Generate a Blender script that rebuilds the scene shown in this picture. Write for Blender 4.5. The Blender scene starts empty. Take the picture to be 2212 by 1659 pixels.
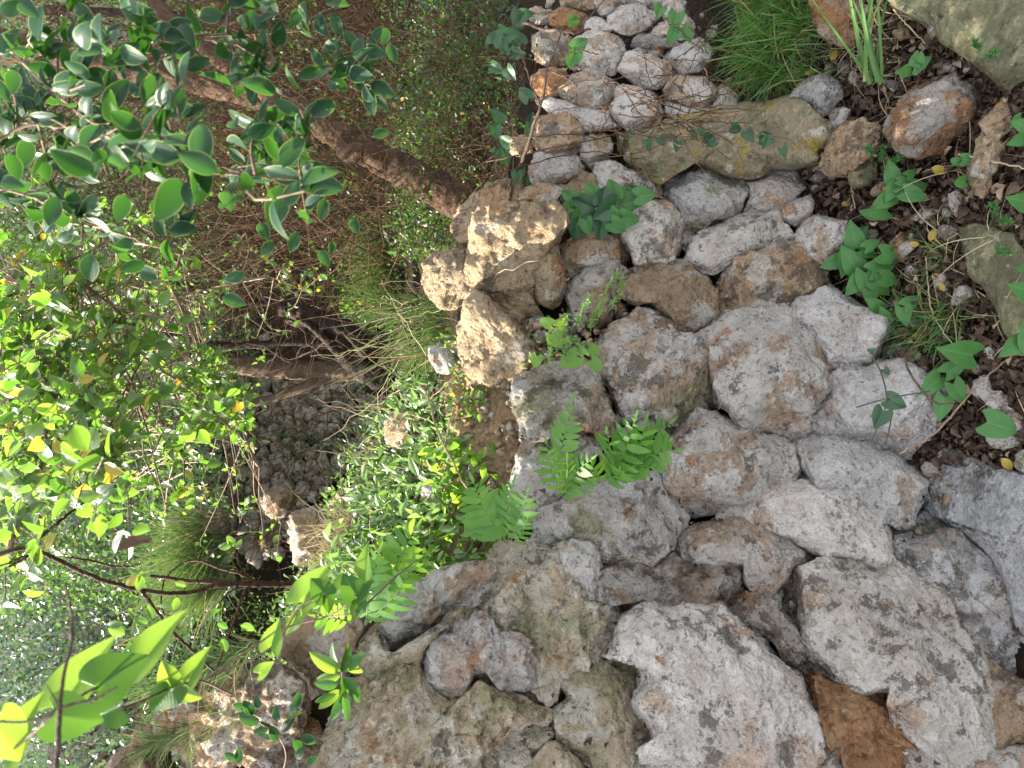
import bpy, math, random
import numpy as np
from mathutils import Vector, Matrix

random.seed(7)
RNG = np.random.default_rng(7)
S = bpy.context.scene
COL = S.collection
R = math.radians

# ------------------------------------------------------------------ camera model
W0, H0 = 2212.0, 1659.0
LENS = 26.0
F = W0 * LENS / 36.0
PITCH = R(20)
CAM = np.array([0.0, 0.0, 1.6])
FW = np.array([0.0, math.cos(PITCH), -math.sin(PITCH)])
RT = np.array([0.0, -math.sin(PITCH), -math.cos(PITCH)])     # picture right = downwards in the place
UP = np.array([1.0, 0.0, 0.0])                               # picture top = right hand side of the place


def P(x, y, d):
    """point seen at (x, y) of the 2212 x 1659 view at forward distance d (arrays allowed)"""
    x = np.asarray(x, float); y = np.asarray(y, float); d = np.asarray(d, float)
    v = FW + ((x - W0 / 2) / F)[..., None] * RT + ((H0 / 2 - y) / F)[..., None] * UP
    return CAM + d[..., None] * v


def ray(x, y):
    x = np.asarray(x, float); y = np.asarray(y, float)
    return FW + ((x - W0 / 2) / F)[..., None] * RT + ((H0 / 2 - y) / F)[..., None] * UP


WN = np.array([0.471, -0.882, 0.35]); WC = -1.277            # the battered wall face


def dwall(x, y):
    r = ray(x, y)
    return np.minimum((WC - WN @ CAM) / np.minimum(r @ WN, -0.3), (.07 - CAM[2]) / np.minimum(r[..., 2], -.02))


def dground(x, y, z=0.0):
    r = ray(x, y)
    return (z - CAM[2]) / np.minimum(r[..., 2], -0.12)


# ------------------------------------------------------------------ noise
def _h(i, j, k, s):
    n = (i * 374761393 + j * 668265263 + k * 2147483647 + s * 1274126177) & 0xFFFFFFFF
    n = ((n ^ (n >> 13)) * 1274126177) & 0xFFFFFFFF
    n = ((n ^ (n >> 16)) * 2246822519) & 0xFFFFFFFF
    return ((n ^ (n >> 15)) & 0xFFFF) / 32767.5 - 1.0


def vnoise(p, s=0):
    p = np.asarray(p, float); i = np.floor(p).astype(np.int64); f = p - i
    f = f * f * f * (f * (f * 6 - 15) + 10)
    o = 0
    for a in (0, 1):
        for b in (0, 1):
            for c in (0, 1):
                w = (f[..., 0] if a else 1 - f[..., 0]) * (f[..., 1] if b else 1 - f[..., 1]) * (f[..., 2] if c else 1 - f[..., 2])
                o = o + w * _h(i[..., 0] + a, i[..., 1] + b, i[..., 2] + c, s)
    return o


def fbm(p, s=0, o=4, g=0.5):
    a, v, t = 1.0, 0, 0
    for k in range(o):
        v = v + a * vnoise(p * (2.03 ** k) + k * 17.3, s + k); t += a; a *= g
    return v / t


def ridge(p, s=0, o=3):
    a, v, t = 1.0, 0, 0
    for k in range(o):
        v = v + a * (1 - 2 * np.abs(vnoise(p * (2.1 ** k) + k * 9.1, s + k))); t += a; a *= 0.5
    return v / t


# ------------------------------------------------------------------ objects
def tag(o, label=None, cat=None, group=None, kind=None):
    if label: o['label'] = label
    if cat: o['category'] = cat
    if group: o['group'] = group
    if kind: o['kind'] = kind
    return o


def build(name, v, f, mat=None, parent=None, origin=None, smooth=True, uv=None):
    """v: (N,3) world points; f: (M,k) int array or list of faces"""
    v = np.asarray(v, float)
    og = np.zeros(3) if origin is None else np.asarray(origin, float)
    if parent is not None:
        og = np.array(parent.location)
    me = bpy.data.meshes.new(name)
    if isinstance(f, np.ndarray):
        me.vertices.add(len(v)); me.vertices.foreach_set('co', (v - og).astype(np.float32).ravel())
        k = f.shape[1]
        me.loops.add(f.size); me.loops.foreach_set('vertex_index', f.astype(np.int32).ravel())
        me.polygons.add(len(f)); me.polygons.foreach_set('loop_start', np.arange(0, f.size, k, dtype=np.int32))
        me.polygons.foreach_set('loop_total', np.full(len(f), k, dtype=np.int32))
        if uv is not None:
            l = me.uv_layers.new(name='UVMap'); l.data.foreach_set('uv', uv[f.ravel()].astype(np.float32).ravel())
        me.update(calc_edges=True)
    else:
        me.from_pydata([tuple(p) for p in (v - og)], [], f)
    me.validate()
    me.polygons.foreach_set('use_smooth', [smooth] * len(me.polygons))
    o = bpy.data.objects.new(name, me); COL.objects.link(o)
    if mat: me.materials.append(mat)
    if parent is not None: o.parent = parent
    else: o.location = og
    return o


def empty(name, loc):
    o = bpy.data.objects.new(name, None); COL.objects.link(o); o.location = tuple(float(c) for c in loc)
    o.empty_display_size = 0.05
    return o


class MB:
    """collects vertices and quads of one mesh"""
    def __init__(s): s.v = []; s.f = []; s.n = 0

    def add(s, v, f):
        v = np.asarray(v, float); s.v.append(v); s.f.append(np.asarray(f) + s.n); s.n += len(v)

    def tube(s, pts, rad, sides=6, wob=0.0, cap=True):
        pts = np.asarray(pts, float); n = len(pts)
        rad = np.broadcast_to(np.asarray(rad, float), (n,))
        t = np.gradient(pts, axis=0); t /= np.linalg.norm(t, axis=1)[:, None] + 1e-9
        ref = np.array([0.13, 0.31, 0.94]) if abs(t[0] @ np.array([0.13, 0.31, 0.94])) < 0.9 else np.array([1.0, 0.1, 0])
        a = np.cross(t, ref); a /= np.linalg.norm(a, axis=1)[:, None] + 1e-9
        b = np.cross(t, a)
        an = np.arange(sides) * 2 * math.pi / sides
        r = rad[:, None] * np.ones(sides)
        if wob:
            q = np.stack([np.cos(an)[None] * 1.5 + 0 * r, np.sin(an)[None] * 1.5 + 0 * r, np.linspace(0, n * 0.35, n)[:, None] + 0 * r], -1)
            r = r * (1 + wob * fbm(q * 1.3, int(pts[0, 0] * 99) % 97, 3))
        v = pts[:, None] + r[..., None] * (np.cos(an)[None, :, None] * a[:, None] + np.sin(an)[None, :, None] * b[:, None])
        v = v.reshape(-1, 3)
        i = np.arange(n - 1)[:, None] * sides + np.arange(sides)[None]
        j = np.arange(n - 1)[:, None] * sides + (np.arange(sides)[None] + 1) % sides
        f = np.stack([i, j, j + sides, i + sides], -1).reshape(-1, 4)
        s.add(v, f)

    def obj(s, name, mat, parent=None, origin=None, smooth=True):
        if not s.v: return None
        return build(name, np.concatenate(s.v), np.concatenate(s.f), mat, parent, origin, smooth)


def curve(pts, n=24):
    """Catmull-Rom through rows of any width"""
    p = np.asarray(pts, float)
    if len(p) == 2: p = np.stack([p[0], (p[0] + p[1]) / 2, p[1]])
    q = np.concatenate([[2 * p[0] - p[1]], p, [2 * p[-1] - p[-2]]])
    m = len(p) - 1; out = []
    for u in np.linspace(0, m - 1e-6, n):
        k = int(u); t = u - k; a, b, c, d = q[k:k + 4]
        out.append(0.5 * (2 * b + (c - a) * t + (2 * a - 5 * b + 4 * c - d) * t * t + (3 * b - a - 3 * c + d) * t ** 3))
    return np.array(out)


# ------------------------------------------------------------------ materials
class NT:
    def __init__(s, name):
        s.m = bpy.data.materials.new(name); s.m.use_nodes = True
        s.t = s.m.node_tree; s.t.nodes.clear(); s.o = s.t.nodes.new('ShaderNodeOutputMaterial')

    def n(s, typ, **k):
        n = s.t.nodes.new('ShaderNode' + typ)
        for a, b in k.items(): setattr(n, a, b)
        return n

    def l(s, a, b): s.t.links.new(a, b)

    def inp(s, n, key, val):
        if hasattr(val, 'is_linked') or isinstance(val, bpy.types.NodeSocket): s.l(val, n.inputs[key])
        else: n.inputs[key].default_value = val

    def noise(s, vec, scale, detail=4, rough=0.55, dist=0.0):
        n = s.n('TexNoise'); s.l(vec, n.inputs['Vector']); n.inputs['Scale'].default_value = scale
        n.inputs['Detail'].default_value = detail; n.inputs['Roughness'].default_value = rough; n.inputs['Distortion'].default_value = dist
        return n.outputs['Fac']

    def voro(s, vec, scale, feature='F1', rnd=1.0, out='Distance'):
        n = s.n('TexVoronoi', feature=feature); s.l(vec, n.inputs['Vector']); n.inputs['Scale'].default_value = scale
        n.inputs['Randomness'].default_value = rnd
        return n.outputs[out]

    def step(s, v, a, b):
        n = s.n('MapRange', interpolation_type='SMOOTHSTEP'); s.l(v, n.inputs['Value'])
        n.inputs['From Min'].default_value = a; n.inputs['From Max'].default_value = b
        return n.outputs['Result']

    def math(s, op, a, b=0.0, c=None):
        n = s.n('Math', operation=op); s.inp(n, 0, a); s.inp(n, 1, b)
        if c is not None: s.inp(n, 2, c)
        return n.outputs[0]

    def mix(s, f, a, b, mode='MIX'):
        n = s.n('Mix', data_type='RGBA', blend_type=mode)
        s.inp(n, 0, f)
        for key, v in ((6, a), (7, b)):
            if isinstance(v, tuple): n.inputs[key].default_value = (*v, 1)
            else: s.l(v, n.inputs[key])
        return n.outputs[2]

    def bump(s, h, strength, dist, nrm=None):
        n = s.n('Bump'); s.l(h, n.inputs['Height']); n.inputs['Strength'].default_value = strength; n.inputs['Distance'].default_value = dist
        if nrm is not None: s.l(nrm, n.inputs['Normal'])
        return n.outputs[0]


def stone_mat(name, ca, cb, lich=0.5, green=0.0, dark=0.4, orange=0.2, yellow=0.0, rings=0.3, lc=(.50, .49, .485), rough=1.0):
    N = NT(name)
    tc = N.n('TexCoord'); oi = N.n('ObjectInfo')
    off = N.n('VectorMath', operation='SCALE'); N.l(oi.outputs['Random'], off.inputs['Scale']); off.inputs[0].default_value = (71, 43, 59)
    ad = N.n('VectorMath', operation='ADD'); N.l(tc.outputs['Object'], ad.inputs[0]); N.l(off.outputs[0], ad.inputs[1])
    v = ad.outputs[0]
    # warped coordinates for ragged edges
    wn = N.n('TexNoise'); N.l(v, wn.inputs['Vector']); wn.inputs['Scale'].default_value = 55; wn.inputs['Detail'].default_value = 3; wn.inputs['Roughness'].default_value = .7
    sc = N.n('VectorMath', operation='MULTIPLY_ADD'); N.l(wn.outputs['Color'], sc.inputs[0]); sc.inputs[1].default_value = (.028, .028, .028); N.l(v, sc.inputs[2])
    w = sc.outputs[0]
    big = N.noise(v, 5, 4, .6); mid = N.noise(v, 22, 6, .72); fine = N.noise(v, 150, 4, .75)
    c = N.mix(N.step(big, .38, .62), ca, cb)
    c = N.mix(N.math('MULTIPLY', N.step(N.noise(v, 30, 3, .6), .45, .7), .6), c, tuple(x * 1.35 for x in cb))
    if orange:
        om = N.step(N.math('ADD', N.noise(w, 7.3, 5, .62), (orange - .5) * .35), .5, .6)
        c = N.mix(N.math('MULTIPLY', om, .8), c, (.40, .205, .095))
    # pale crust lichen
    rnd = oi.outputs['Random']; r2 = N.math('FRACT', N.math('MULTIPLY', rnd, 17.31)); r3 = N.math('FRACT', N.math('MULTIPLY', rnd, 53.7))
    lm = N.step(N.math('ADD', N.noise(w, 8.5, 6, .66), N.math('ADD', N.math('MULTIPLY', r2, .13), (lich - .5) * .42 - .055)), .49, .525)
    lcol = N.mix(N.step(N.noise(v, 16, 4, .6), .4, .62), lc, tuple(x * 1.22 for x in lc))
    lcol = N.mix(N.math('MULTIPLY', N.step(N.noise(v, 9, 2, .5), .5, .7), .5), lcol, (.50, .42, .37))
    c = N.mix(N.math('MULTIPLY', lm, .86), c, lcol)
    if green:
        gm = N.step(N.math('ADD', N.noise(w, 6.1, 5, .62), (green - .5) * .4), .5, .585)
        gcol = N.mix(N.step(mid, .4, .6), (.18, .18, .10), (.36, .34, .20))
        c = N.mix(N.math('MULTIPLY', gm, .8), c, gcol)
    # rings of crust lichen
    if rings:
        vd = N.voro(w, 30); rm = N.step(N.noise(v, 6, 2, .5), .62 - rings * .3, .66 - rings * .3)
        ring = N.math('MULTIPLY', N.math('MULTIPLY', N.step(vd, .22, .27), N.math('SUBTRACT', 1.0, N.step(vd, .30, .34))), rm)
        c = N.mix(N.math('MULTIPLY', ring, .55), c, (.66, .66, .67))
        blot = N.math('MULTIPLY', N.math('SUBTRACT', 1.0, N.step(vd, .16, .24)), rm)
        c = N.mix(N.math('MULTIPLY', blot, .4), c, (.40, .41, .42))
    # brown black patches with ragged edges, and peppered dots
    dm = N.step(N.math('ADD', N.noise(w, 12, 7, .74), N.math('ADD', N.math('MULTIPLY', r3, .10), (dark - .5) * .3 - .065)), .525, .55)
    c = N.mix(N.math('MULTIPLY', dm, .72), c, N.mix(N.step(big, .45, .55), (.075, .058, .05), (.12, .10, .075)))
    dots = N.math('MULTIPLY', N.step(N.noise(v, 70, 4, .72), .575, .60), N.step(N.noise(v, 11, 2, .6), .42, .55))
    c = N.mix(N.math('MULTIPLY', dots, .6), c, (.06, .052, .045))
    dots2 = N.step(N.noise(v, 210, 2, .6), .60, .66)
    c = N.mix(N.math('MULTIPLY', dots2, .38), c, (.12, .095, .075))
    ld = N.step(N.noise(w, 60, 3, .6), .66, .7)
    c = N.mix(N.math('MULTIPLY', ld, .75), c, (.60, .59, .57))
    if yellow:
        ym = N.step(N.math('ADD', N.noise(w, 9.7, 7, .7), (yellow - .5) * .4), .56, .6)
        c = N.mix(N.math('MULTIPLY', ym, .85), c, N.mix(N.step(fine, .4, .6), (.30, .22, .03), (.42, .33, .06)))
    c = N.mix(1.0, c, N.mix(r3, (.86, .87, .88), (1.12, 1.10, 1.07)), 'MULTIPLY')
    c = N.mix(1.0, c, N.mix(fine, (.62, .61, .60), (1.36, 1.36, 1.36)), 'MULTIPLY')
    # relief: undulation, grain, pits
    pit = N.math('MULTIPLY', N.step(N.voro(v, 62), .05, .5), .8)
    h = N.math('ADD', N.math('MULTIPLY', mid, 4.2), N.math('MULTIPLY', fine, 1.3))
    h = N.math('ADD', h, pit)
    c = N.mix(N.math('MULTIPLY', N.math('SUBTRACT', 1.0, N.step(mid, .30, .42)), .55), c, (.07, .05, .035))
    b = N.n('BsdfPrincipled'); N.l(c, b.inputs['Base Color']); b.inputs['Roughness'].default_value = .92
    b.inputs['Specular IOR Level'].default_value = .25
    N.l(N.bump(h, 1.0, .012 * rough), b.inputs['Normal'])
    N.l(b.outputs[0], N.o.inputs[0])
    return N.m


def leaf_mat(name, c1, c2, t1, t2, rough=.35, spec=.5, trans=.45, veins=0.0, margin=0.0, thr=None, third=None, blight=0.0):
    """c: face colours, t: colours of light shining through; colours vary from leaf to leaf"""
    N = NT(name); g = N.n('NewGeometry'); rnd = g.outputs['Random Per Island']
    c = N.mix(rnd, c1, c2); t = N.mix(rnd, t1, t2)
    r2 = N.math('FRACT', N.math('MULTIPLY', rnd, 37.7))
    if third:
        m = N.step(r2, 1 - third[0], 1 - third[0] + .01); c = N.mix(m, c, third[1]); t = N.mix(m, t, third[2])
    tc = N.n('TexCoord')
    nz = N.noise(tc.outputs['Object'], 60, 3, .6)
    c = N.mix(1.0, c, N.mix(nz, (.7, .72, .7), (1.3, 1.28, 1.3)), 'MULTIPLY')
    if veins or margin:
        sx = N.n('SeparateXYZ'); N.l(tc.outputs['UV'], sx.inputs[0])
        u, vv = sx.outputs[0], sx.outputs[1]
        ax = N.math('ABSOLUTE', vv)
        mid = N.math('SUBTRACT', 1.0, N.step(ax, .015, .05))
        sv = N.math('PINGPONG', N.math('ADD', N.math('MULTIPLY', u, 7.0), N.math('MULTIPLY', ax, -4.0)), .5)
        side = N.math('SUBTRACT', 1.0, N.step(sv, .03, .09))
        vn = N.math('MAXIMUM', mid, N.math('MULTIPLY', side, .5))
        c = N.mix(N.math('MULTIPLY', vn, veins), c, tuple(min(1, x * 2.2 + .03) for x in c1))
        t = N.mix(N.math('MULTIPLY', vn, veins * .8), t, tuple(x * .6 for x in t1))
        if margin:
            em = N.step(ax, .86, .99)
            c = N.mix(N.math('MULTIPLY', em, margin), c, (.32, .42, .14)); t = N.mix(N.math('MULTIPLY', em, margin), t, (.5, .62, .15))
    if blight:
        bm = N.step(N.noise(tc.outputs['Object'], 90, 3, .6), .66, .7)
        c = N.mix(N.math('MULTIPLY', bm, blight), c, (.12, .07, .02)); t = N.mix(N.math('MULTIPLY', bm, blight), t, (.2, .1, .02))
    pb = N.n('BsdfPrincipled'); N.l(c, pb.inputs['Base Color']); pb.inputs['Roughness'].default_value = rough
    pb.inputs['Specular IOR Level'].default_value = spec
    if veins:
        N.l(N.bump(N.math('ADD', vn, N.math('MULTIPLY', nz, .6)), .35, .0015), pb.inputs['Normal'])
    tb = N.n('BsdfTranslucent'); N.l(t, tb.inputs['Color'])
    mx = N.n('MixShader'); mx.inputs[0].default_value = trans; N.l(pb.outputs[0], mx.inputs[1]); N.l(tb.outputs[0], mx.inputs[2])
    N.l(mx.outputs[0], N.o.inputs[0])
    return N.m


def bark_mat(name, c1, c2, sc=1.0, bump=.6, vert=True):
    N = NT(name); tc = N.n('TexCoord'); mp = N.n('Mapping'); N.l(tc.outputs['Object'], mp.inputs['Vector'])
    v = mp.outputs[0]
    a = N.noise(v, 18 * sc, 8, .7, .6); b2 = N.noise(v, 90 * sc, 5, .7); vo = N.voro(v, 60 * sc, 'DISTANCE_TO_EDGE')
    c = N.mix(N.step(a, .35, .65), c1, c2); c = N.mix(N.math('MULTIPLY', N.step(b2, .55, .68), .5), c, tuple(min(1, x * 2.1 + .05) for x in c2))
    b = N.n('BsdfPrincipled'); N.l(c, b.inputs['Base Color']); b.inputs['Roughness'].default_value = .85; b.inputs['Specular IOR Level'].default_value = .25
    h = N.math('ADD', N.math('ADD', a, N.math('MULTIPLY', b2, .4)), N.math('MULTIPLY', N.step(vo, 0, .12), .35))
    N.l(N.bump(h, bump, .006), b.inputs['Normal']); N.l(b.outputs[0], N.o.inputs[0])
    return N.m


def soil_mat(name, c1, c2, c3):
    N = NT(name); tc = N.n('TexCoord'); v = tc.outputs['Object']
    a = N.noise(v, 7, 8, .68); b2 = N.noise(v, 60, 8, .75); vo = N.voro(v, 70)
    c = N.mix(N.step(a, .35, .65), c1, c2); c = N.mix(N.math('MULTIPLY', N.step(b2, .52, .66), .7), c, c3)
    b = N.n('BsdfPrincipled'); N.l(c, b.inputs['Base Color']); b.inputs['Roughness'].default_value = .95; b.inputs['Specular IOR Level'].default_value = .15
    h = N.math('ADD', N.math('ADD', N.math('MULTIPLY', a, 1.5), b2), N.math('MULTIPLY', vo, .6))
    N.l(N.bump(h, 1.0, .02), b.inputs['Normal']); N.l(b.outputs[0], N.o.inputs[0])
    return N.m


M = {}
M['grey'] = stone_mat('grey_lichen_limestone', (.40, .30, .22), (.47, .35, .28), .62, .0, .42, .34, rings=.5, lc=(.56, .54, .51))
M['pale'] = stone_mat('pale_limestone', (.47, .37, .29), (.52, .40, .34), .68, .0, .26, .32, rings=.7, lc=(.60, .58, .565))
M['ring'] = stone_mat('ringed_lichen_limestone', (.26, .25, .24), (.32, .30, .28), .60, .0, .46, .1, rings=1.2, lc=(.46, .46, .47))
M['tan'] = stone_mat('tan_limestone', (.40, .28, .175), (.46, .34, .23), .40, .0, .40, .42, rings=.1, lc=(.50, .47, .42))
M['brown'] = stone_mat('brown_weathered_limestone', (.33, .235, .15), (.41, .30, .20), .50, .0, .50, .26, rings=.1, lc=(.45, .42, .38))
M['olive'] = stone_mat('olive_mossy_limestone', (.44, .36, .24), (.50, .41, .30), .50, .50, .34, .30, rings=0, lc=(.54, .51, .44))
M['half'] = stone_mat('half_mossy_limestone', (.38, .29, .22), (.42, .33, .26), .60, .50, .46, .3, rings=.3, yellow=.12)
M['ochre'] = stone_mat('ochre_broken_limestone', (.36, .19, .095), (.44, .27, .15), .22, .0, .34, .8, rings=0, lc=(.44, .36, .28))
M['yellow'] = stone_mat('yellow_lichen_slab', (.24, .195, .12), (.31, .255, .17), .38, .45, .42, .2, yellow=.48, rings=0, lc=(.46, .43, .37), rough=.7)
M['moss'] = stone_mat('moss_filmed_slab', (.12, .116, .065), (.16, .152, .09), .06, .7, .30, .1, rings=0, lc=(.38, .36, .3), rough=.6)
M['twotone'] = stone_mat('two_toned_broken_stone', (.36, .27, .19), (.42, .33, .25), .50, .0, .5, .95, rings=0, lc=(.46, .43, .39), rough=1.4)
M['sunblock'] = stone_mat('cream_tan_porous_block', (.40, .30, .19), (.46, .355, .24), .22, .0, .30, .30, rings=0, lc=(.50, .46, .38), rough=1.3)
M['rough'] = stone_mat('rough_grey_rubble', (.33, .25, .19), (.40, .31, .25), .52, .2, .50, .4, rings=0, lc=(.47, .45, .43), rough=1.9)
# ------------------------------------------------------------------ stones
def outline(pts, n):
    p = np.asarray(pts, float)
    # closed Catmull-Rom, then even spacing
    m = len(p); out = []
    for k in range(m):
        a, b, c, d = p[(k - 1) % m], p[k], p[(k + 1) % m], p[(k + 2) % m]
        for t in np.linspace(0, 1, 10, endpoint=False):
            out.append(0.5 * (2 * b + (c - a) * t * .75 + (2 * a - 5 * b + 4 * c - d) * t * t * .75 + (3 * b - a - 3 * c + d) * t ** 3 * .75) if False else
                       b + (c - b) * (3 * t * t - 2 * t ** 3) * .35 + (0.5 * (2 * b + (c - a) * t + (2 * a - 5 * b + 4 * c - d) * t * t + (3 * b - a - 3 * c + d) * t ** 3) - b) * .65)
    q = np.array(out); q = np.concatenate([q, q[:1]])
    L = np.concatenate([[0], np.cumsum(np.linalg.norm(np.diff(q, axis=0), axis=1))])
    s = np.linspace(0, L[-1], n, endpoint=False)
    return np.stack([np.interp(s, L, q[:, 0]), np.interp(s, L, q[:, 1])], 1)


def area_c(p):
    x, y = p[:, 0], p[:, 1]; x2, y2 = np.roll(x, -1), np.roll(y, -1); c = x * y2 - x2 * y
    A = c.sum() / 2
    return abs(A), np.array([((x + x2) * c).sum(), ((y + y2) * c).sum()]) / (6 * A)


def stone(px, mat, label, cat='stone', name='wall_stone', dfn=None, bulge=.6, thick=.9, facets=10, amp=1.0, dz=0.0, seed=0,
          group='stones piled in the dry stone wall', flat=3.1, rgh=1.0, grow=1.035, tilt=None):
    rng = np.random.default_rng(seed + 11)
    A, c = area_c(np.asarray(px, float)); r_px = math.sqrt(A / math.pi)
    n = 256; K = int(np.clip(r_px * .62, 20, 180))
    o = outline(px, n)
    o = c + (o - c) * grow
    dfn = dfn or dwall
    dc = float(dfn(c[0], c[1])) + dz
    if tilt:
        dfn = lambda x, y, d0=dc - dz: d0 + (tilt[0] * (x - c[0]) + tilt[1] * (y - c[1])) * d0 / F
    size = r_px * dc / F                                   # radius in metres
    def dep(q):
        d = dfn(q[..., 0], q[..., 1]) + dz
        return np.clip(d, dc - size * 1.1, dc + size * 1.1)

    def sheet(K):                                          # square grid folded onto the outline: even cells all over
        g = np.linspace(-1, 1, K); U, V = np.meshgrid(g, g, indexing='ij')
        r = np.maximum(np.abs(U), np.abs(V)); big = np.abs(U) > np.abs(V)
        with np.errstate(divide='ignore', invalid='ignore'):
            th = np.where(big, np.where(U > 0, 0, math.pi) + (math.pi / 4) * np.where(np.abs(U) > 0, V / U, 0), np.where(V > 0, math.pi / 2, -math.pi / 2) - (math.pi / 4) * np.where(np.abs(V) > 0, U / V, 0))
        ix = (th / (2 * math.pi) % 1.0) * n; k = ix.astype(int) % n; f = (ix - np.floor(ix))[..., None]
        return np.sin(r * math.pi / 2), o[k] * (1 - f) + o[(k + 1) % n] * f

    def quads_of(K, flip):
        i = (np.arange(K - 1)[:, None] * K + np.arange(K - 1)[None]).ravel(); q = np.stack([i, i + 1, i + K + 1, i + K], 1)
        return q[:, ::-1] if flip else q
    r, O = sheet(K); q = c + r[..., None] * (O - c); h = np.clip(1 - r ** flat, 0, 1) ** (1 / flat)
    vf = P(q[..., 0], q[..., 1], dep(q) + size * (.62 - (bulge * .75 + .62) * h)).reshape(-1, 3)
    h2 = np.clip(1 - r ** 2, 0, 1) ** .5
    vb = P(q[..., 0], q[..., 1], dep(q) + size * (.62 + thick * h2)).reshape(-1, 3)
    v = np.concatenate([vf, vb])
    ctr = v.mean(0); vc = v - ctr
    # flat broken facets
    view = -FW
    for k in range(facets):
        nrm = rng.normal(size=3) + view * .75; nrm /= np.linalg.norm(nrm)
        sup = (vc @ nrm); lim = np.percentile(sup, 99.5) * rng.uniform(.76, .93)
        ex = np.maximum(sup - lim, 0)
        vc = vc - (ex * .94)[:, None] * nrm
    nr = vc / (np.linalg.norm(vc, axis=1)[:, None] + 1e-9)
    nr = nr + view * .6; nr /= np.linalg.norm(nr, axis=1)[:, None]
    sd = seed * 7 + 3; pw = (vc + ctr)
    edge = np.ones(len(v))
    d = .07 * size * fbm(pw / size * 1.5, sd, 3)
    d = d + .036 * min(size, .14) / .1 * rgh * ridge(pw * 13, sd + 5, 3) * .35
    d = d + .010 * rgh * fbm(pw * 38, sd + 9, 3, .6) + .0045 * rgh * fbm(pw * 115, sd + 13, 2)
    vc = vc + (d * amp)[:, None] * nr
    v = vc + ctr
    lo = ctr.copy()
    qd = np.concatenate([quads_of(K, True), quads_of(K, False) + K * K])
    me = bpy.data.meshes.new(name)
    me.vertices.add(len(v)); me.vertices.foreach_set('co', (v - lo).astype(np.float32).ravel())
    lp = qd.ravel().astype(np.int32); ls = (np.arange(len(qd)) * 4).astype(np.int32); lt = np.full(len(qd), 4, dtype=np.int32)
    me.loops.add(len(lp)); me.loops.foreach_set('vertex_index', lp)
    me.polygons.add(len(ls)); me.polygons.foreach_set('loop_start', ls); me.polygons.foreach_set('loop_total', lt)
    me.update(calc_edges=True); me.polygons.foreach_set('use_smooth', [True] * len(ls))
    ob = bpy.data.objects.new(name, me); COL.objects.link(ob); me.materials.append(M[mat]); ob.location = tuple(lo)
    tag(ob, label, cat, group)
    return ob


T0 = 553.0


def pp(s):
    """'c2r1 x,y x,y ...': points read off an enlarged tile, turned into view coordinates"""
    w = s.split(); c, r = (int(w[0][1]), int(w[0][3])) if w[0][0] == 'c' else (None, None)
    q = [tuple(float(a) for a in z.split(',')) for z in (w[1:] if c is not None else w)]
    return [(c * T0 + x / 3, r * T0 + y / 3) for x, y in q] if c is not None else q


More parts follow.
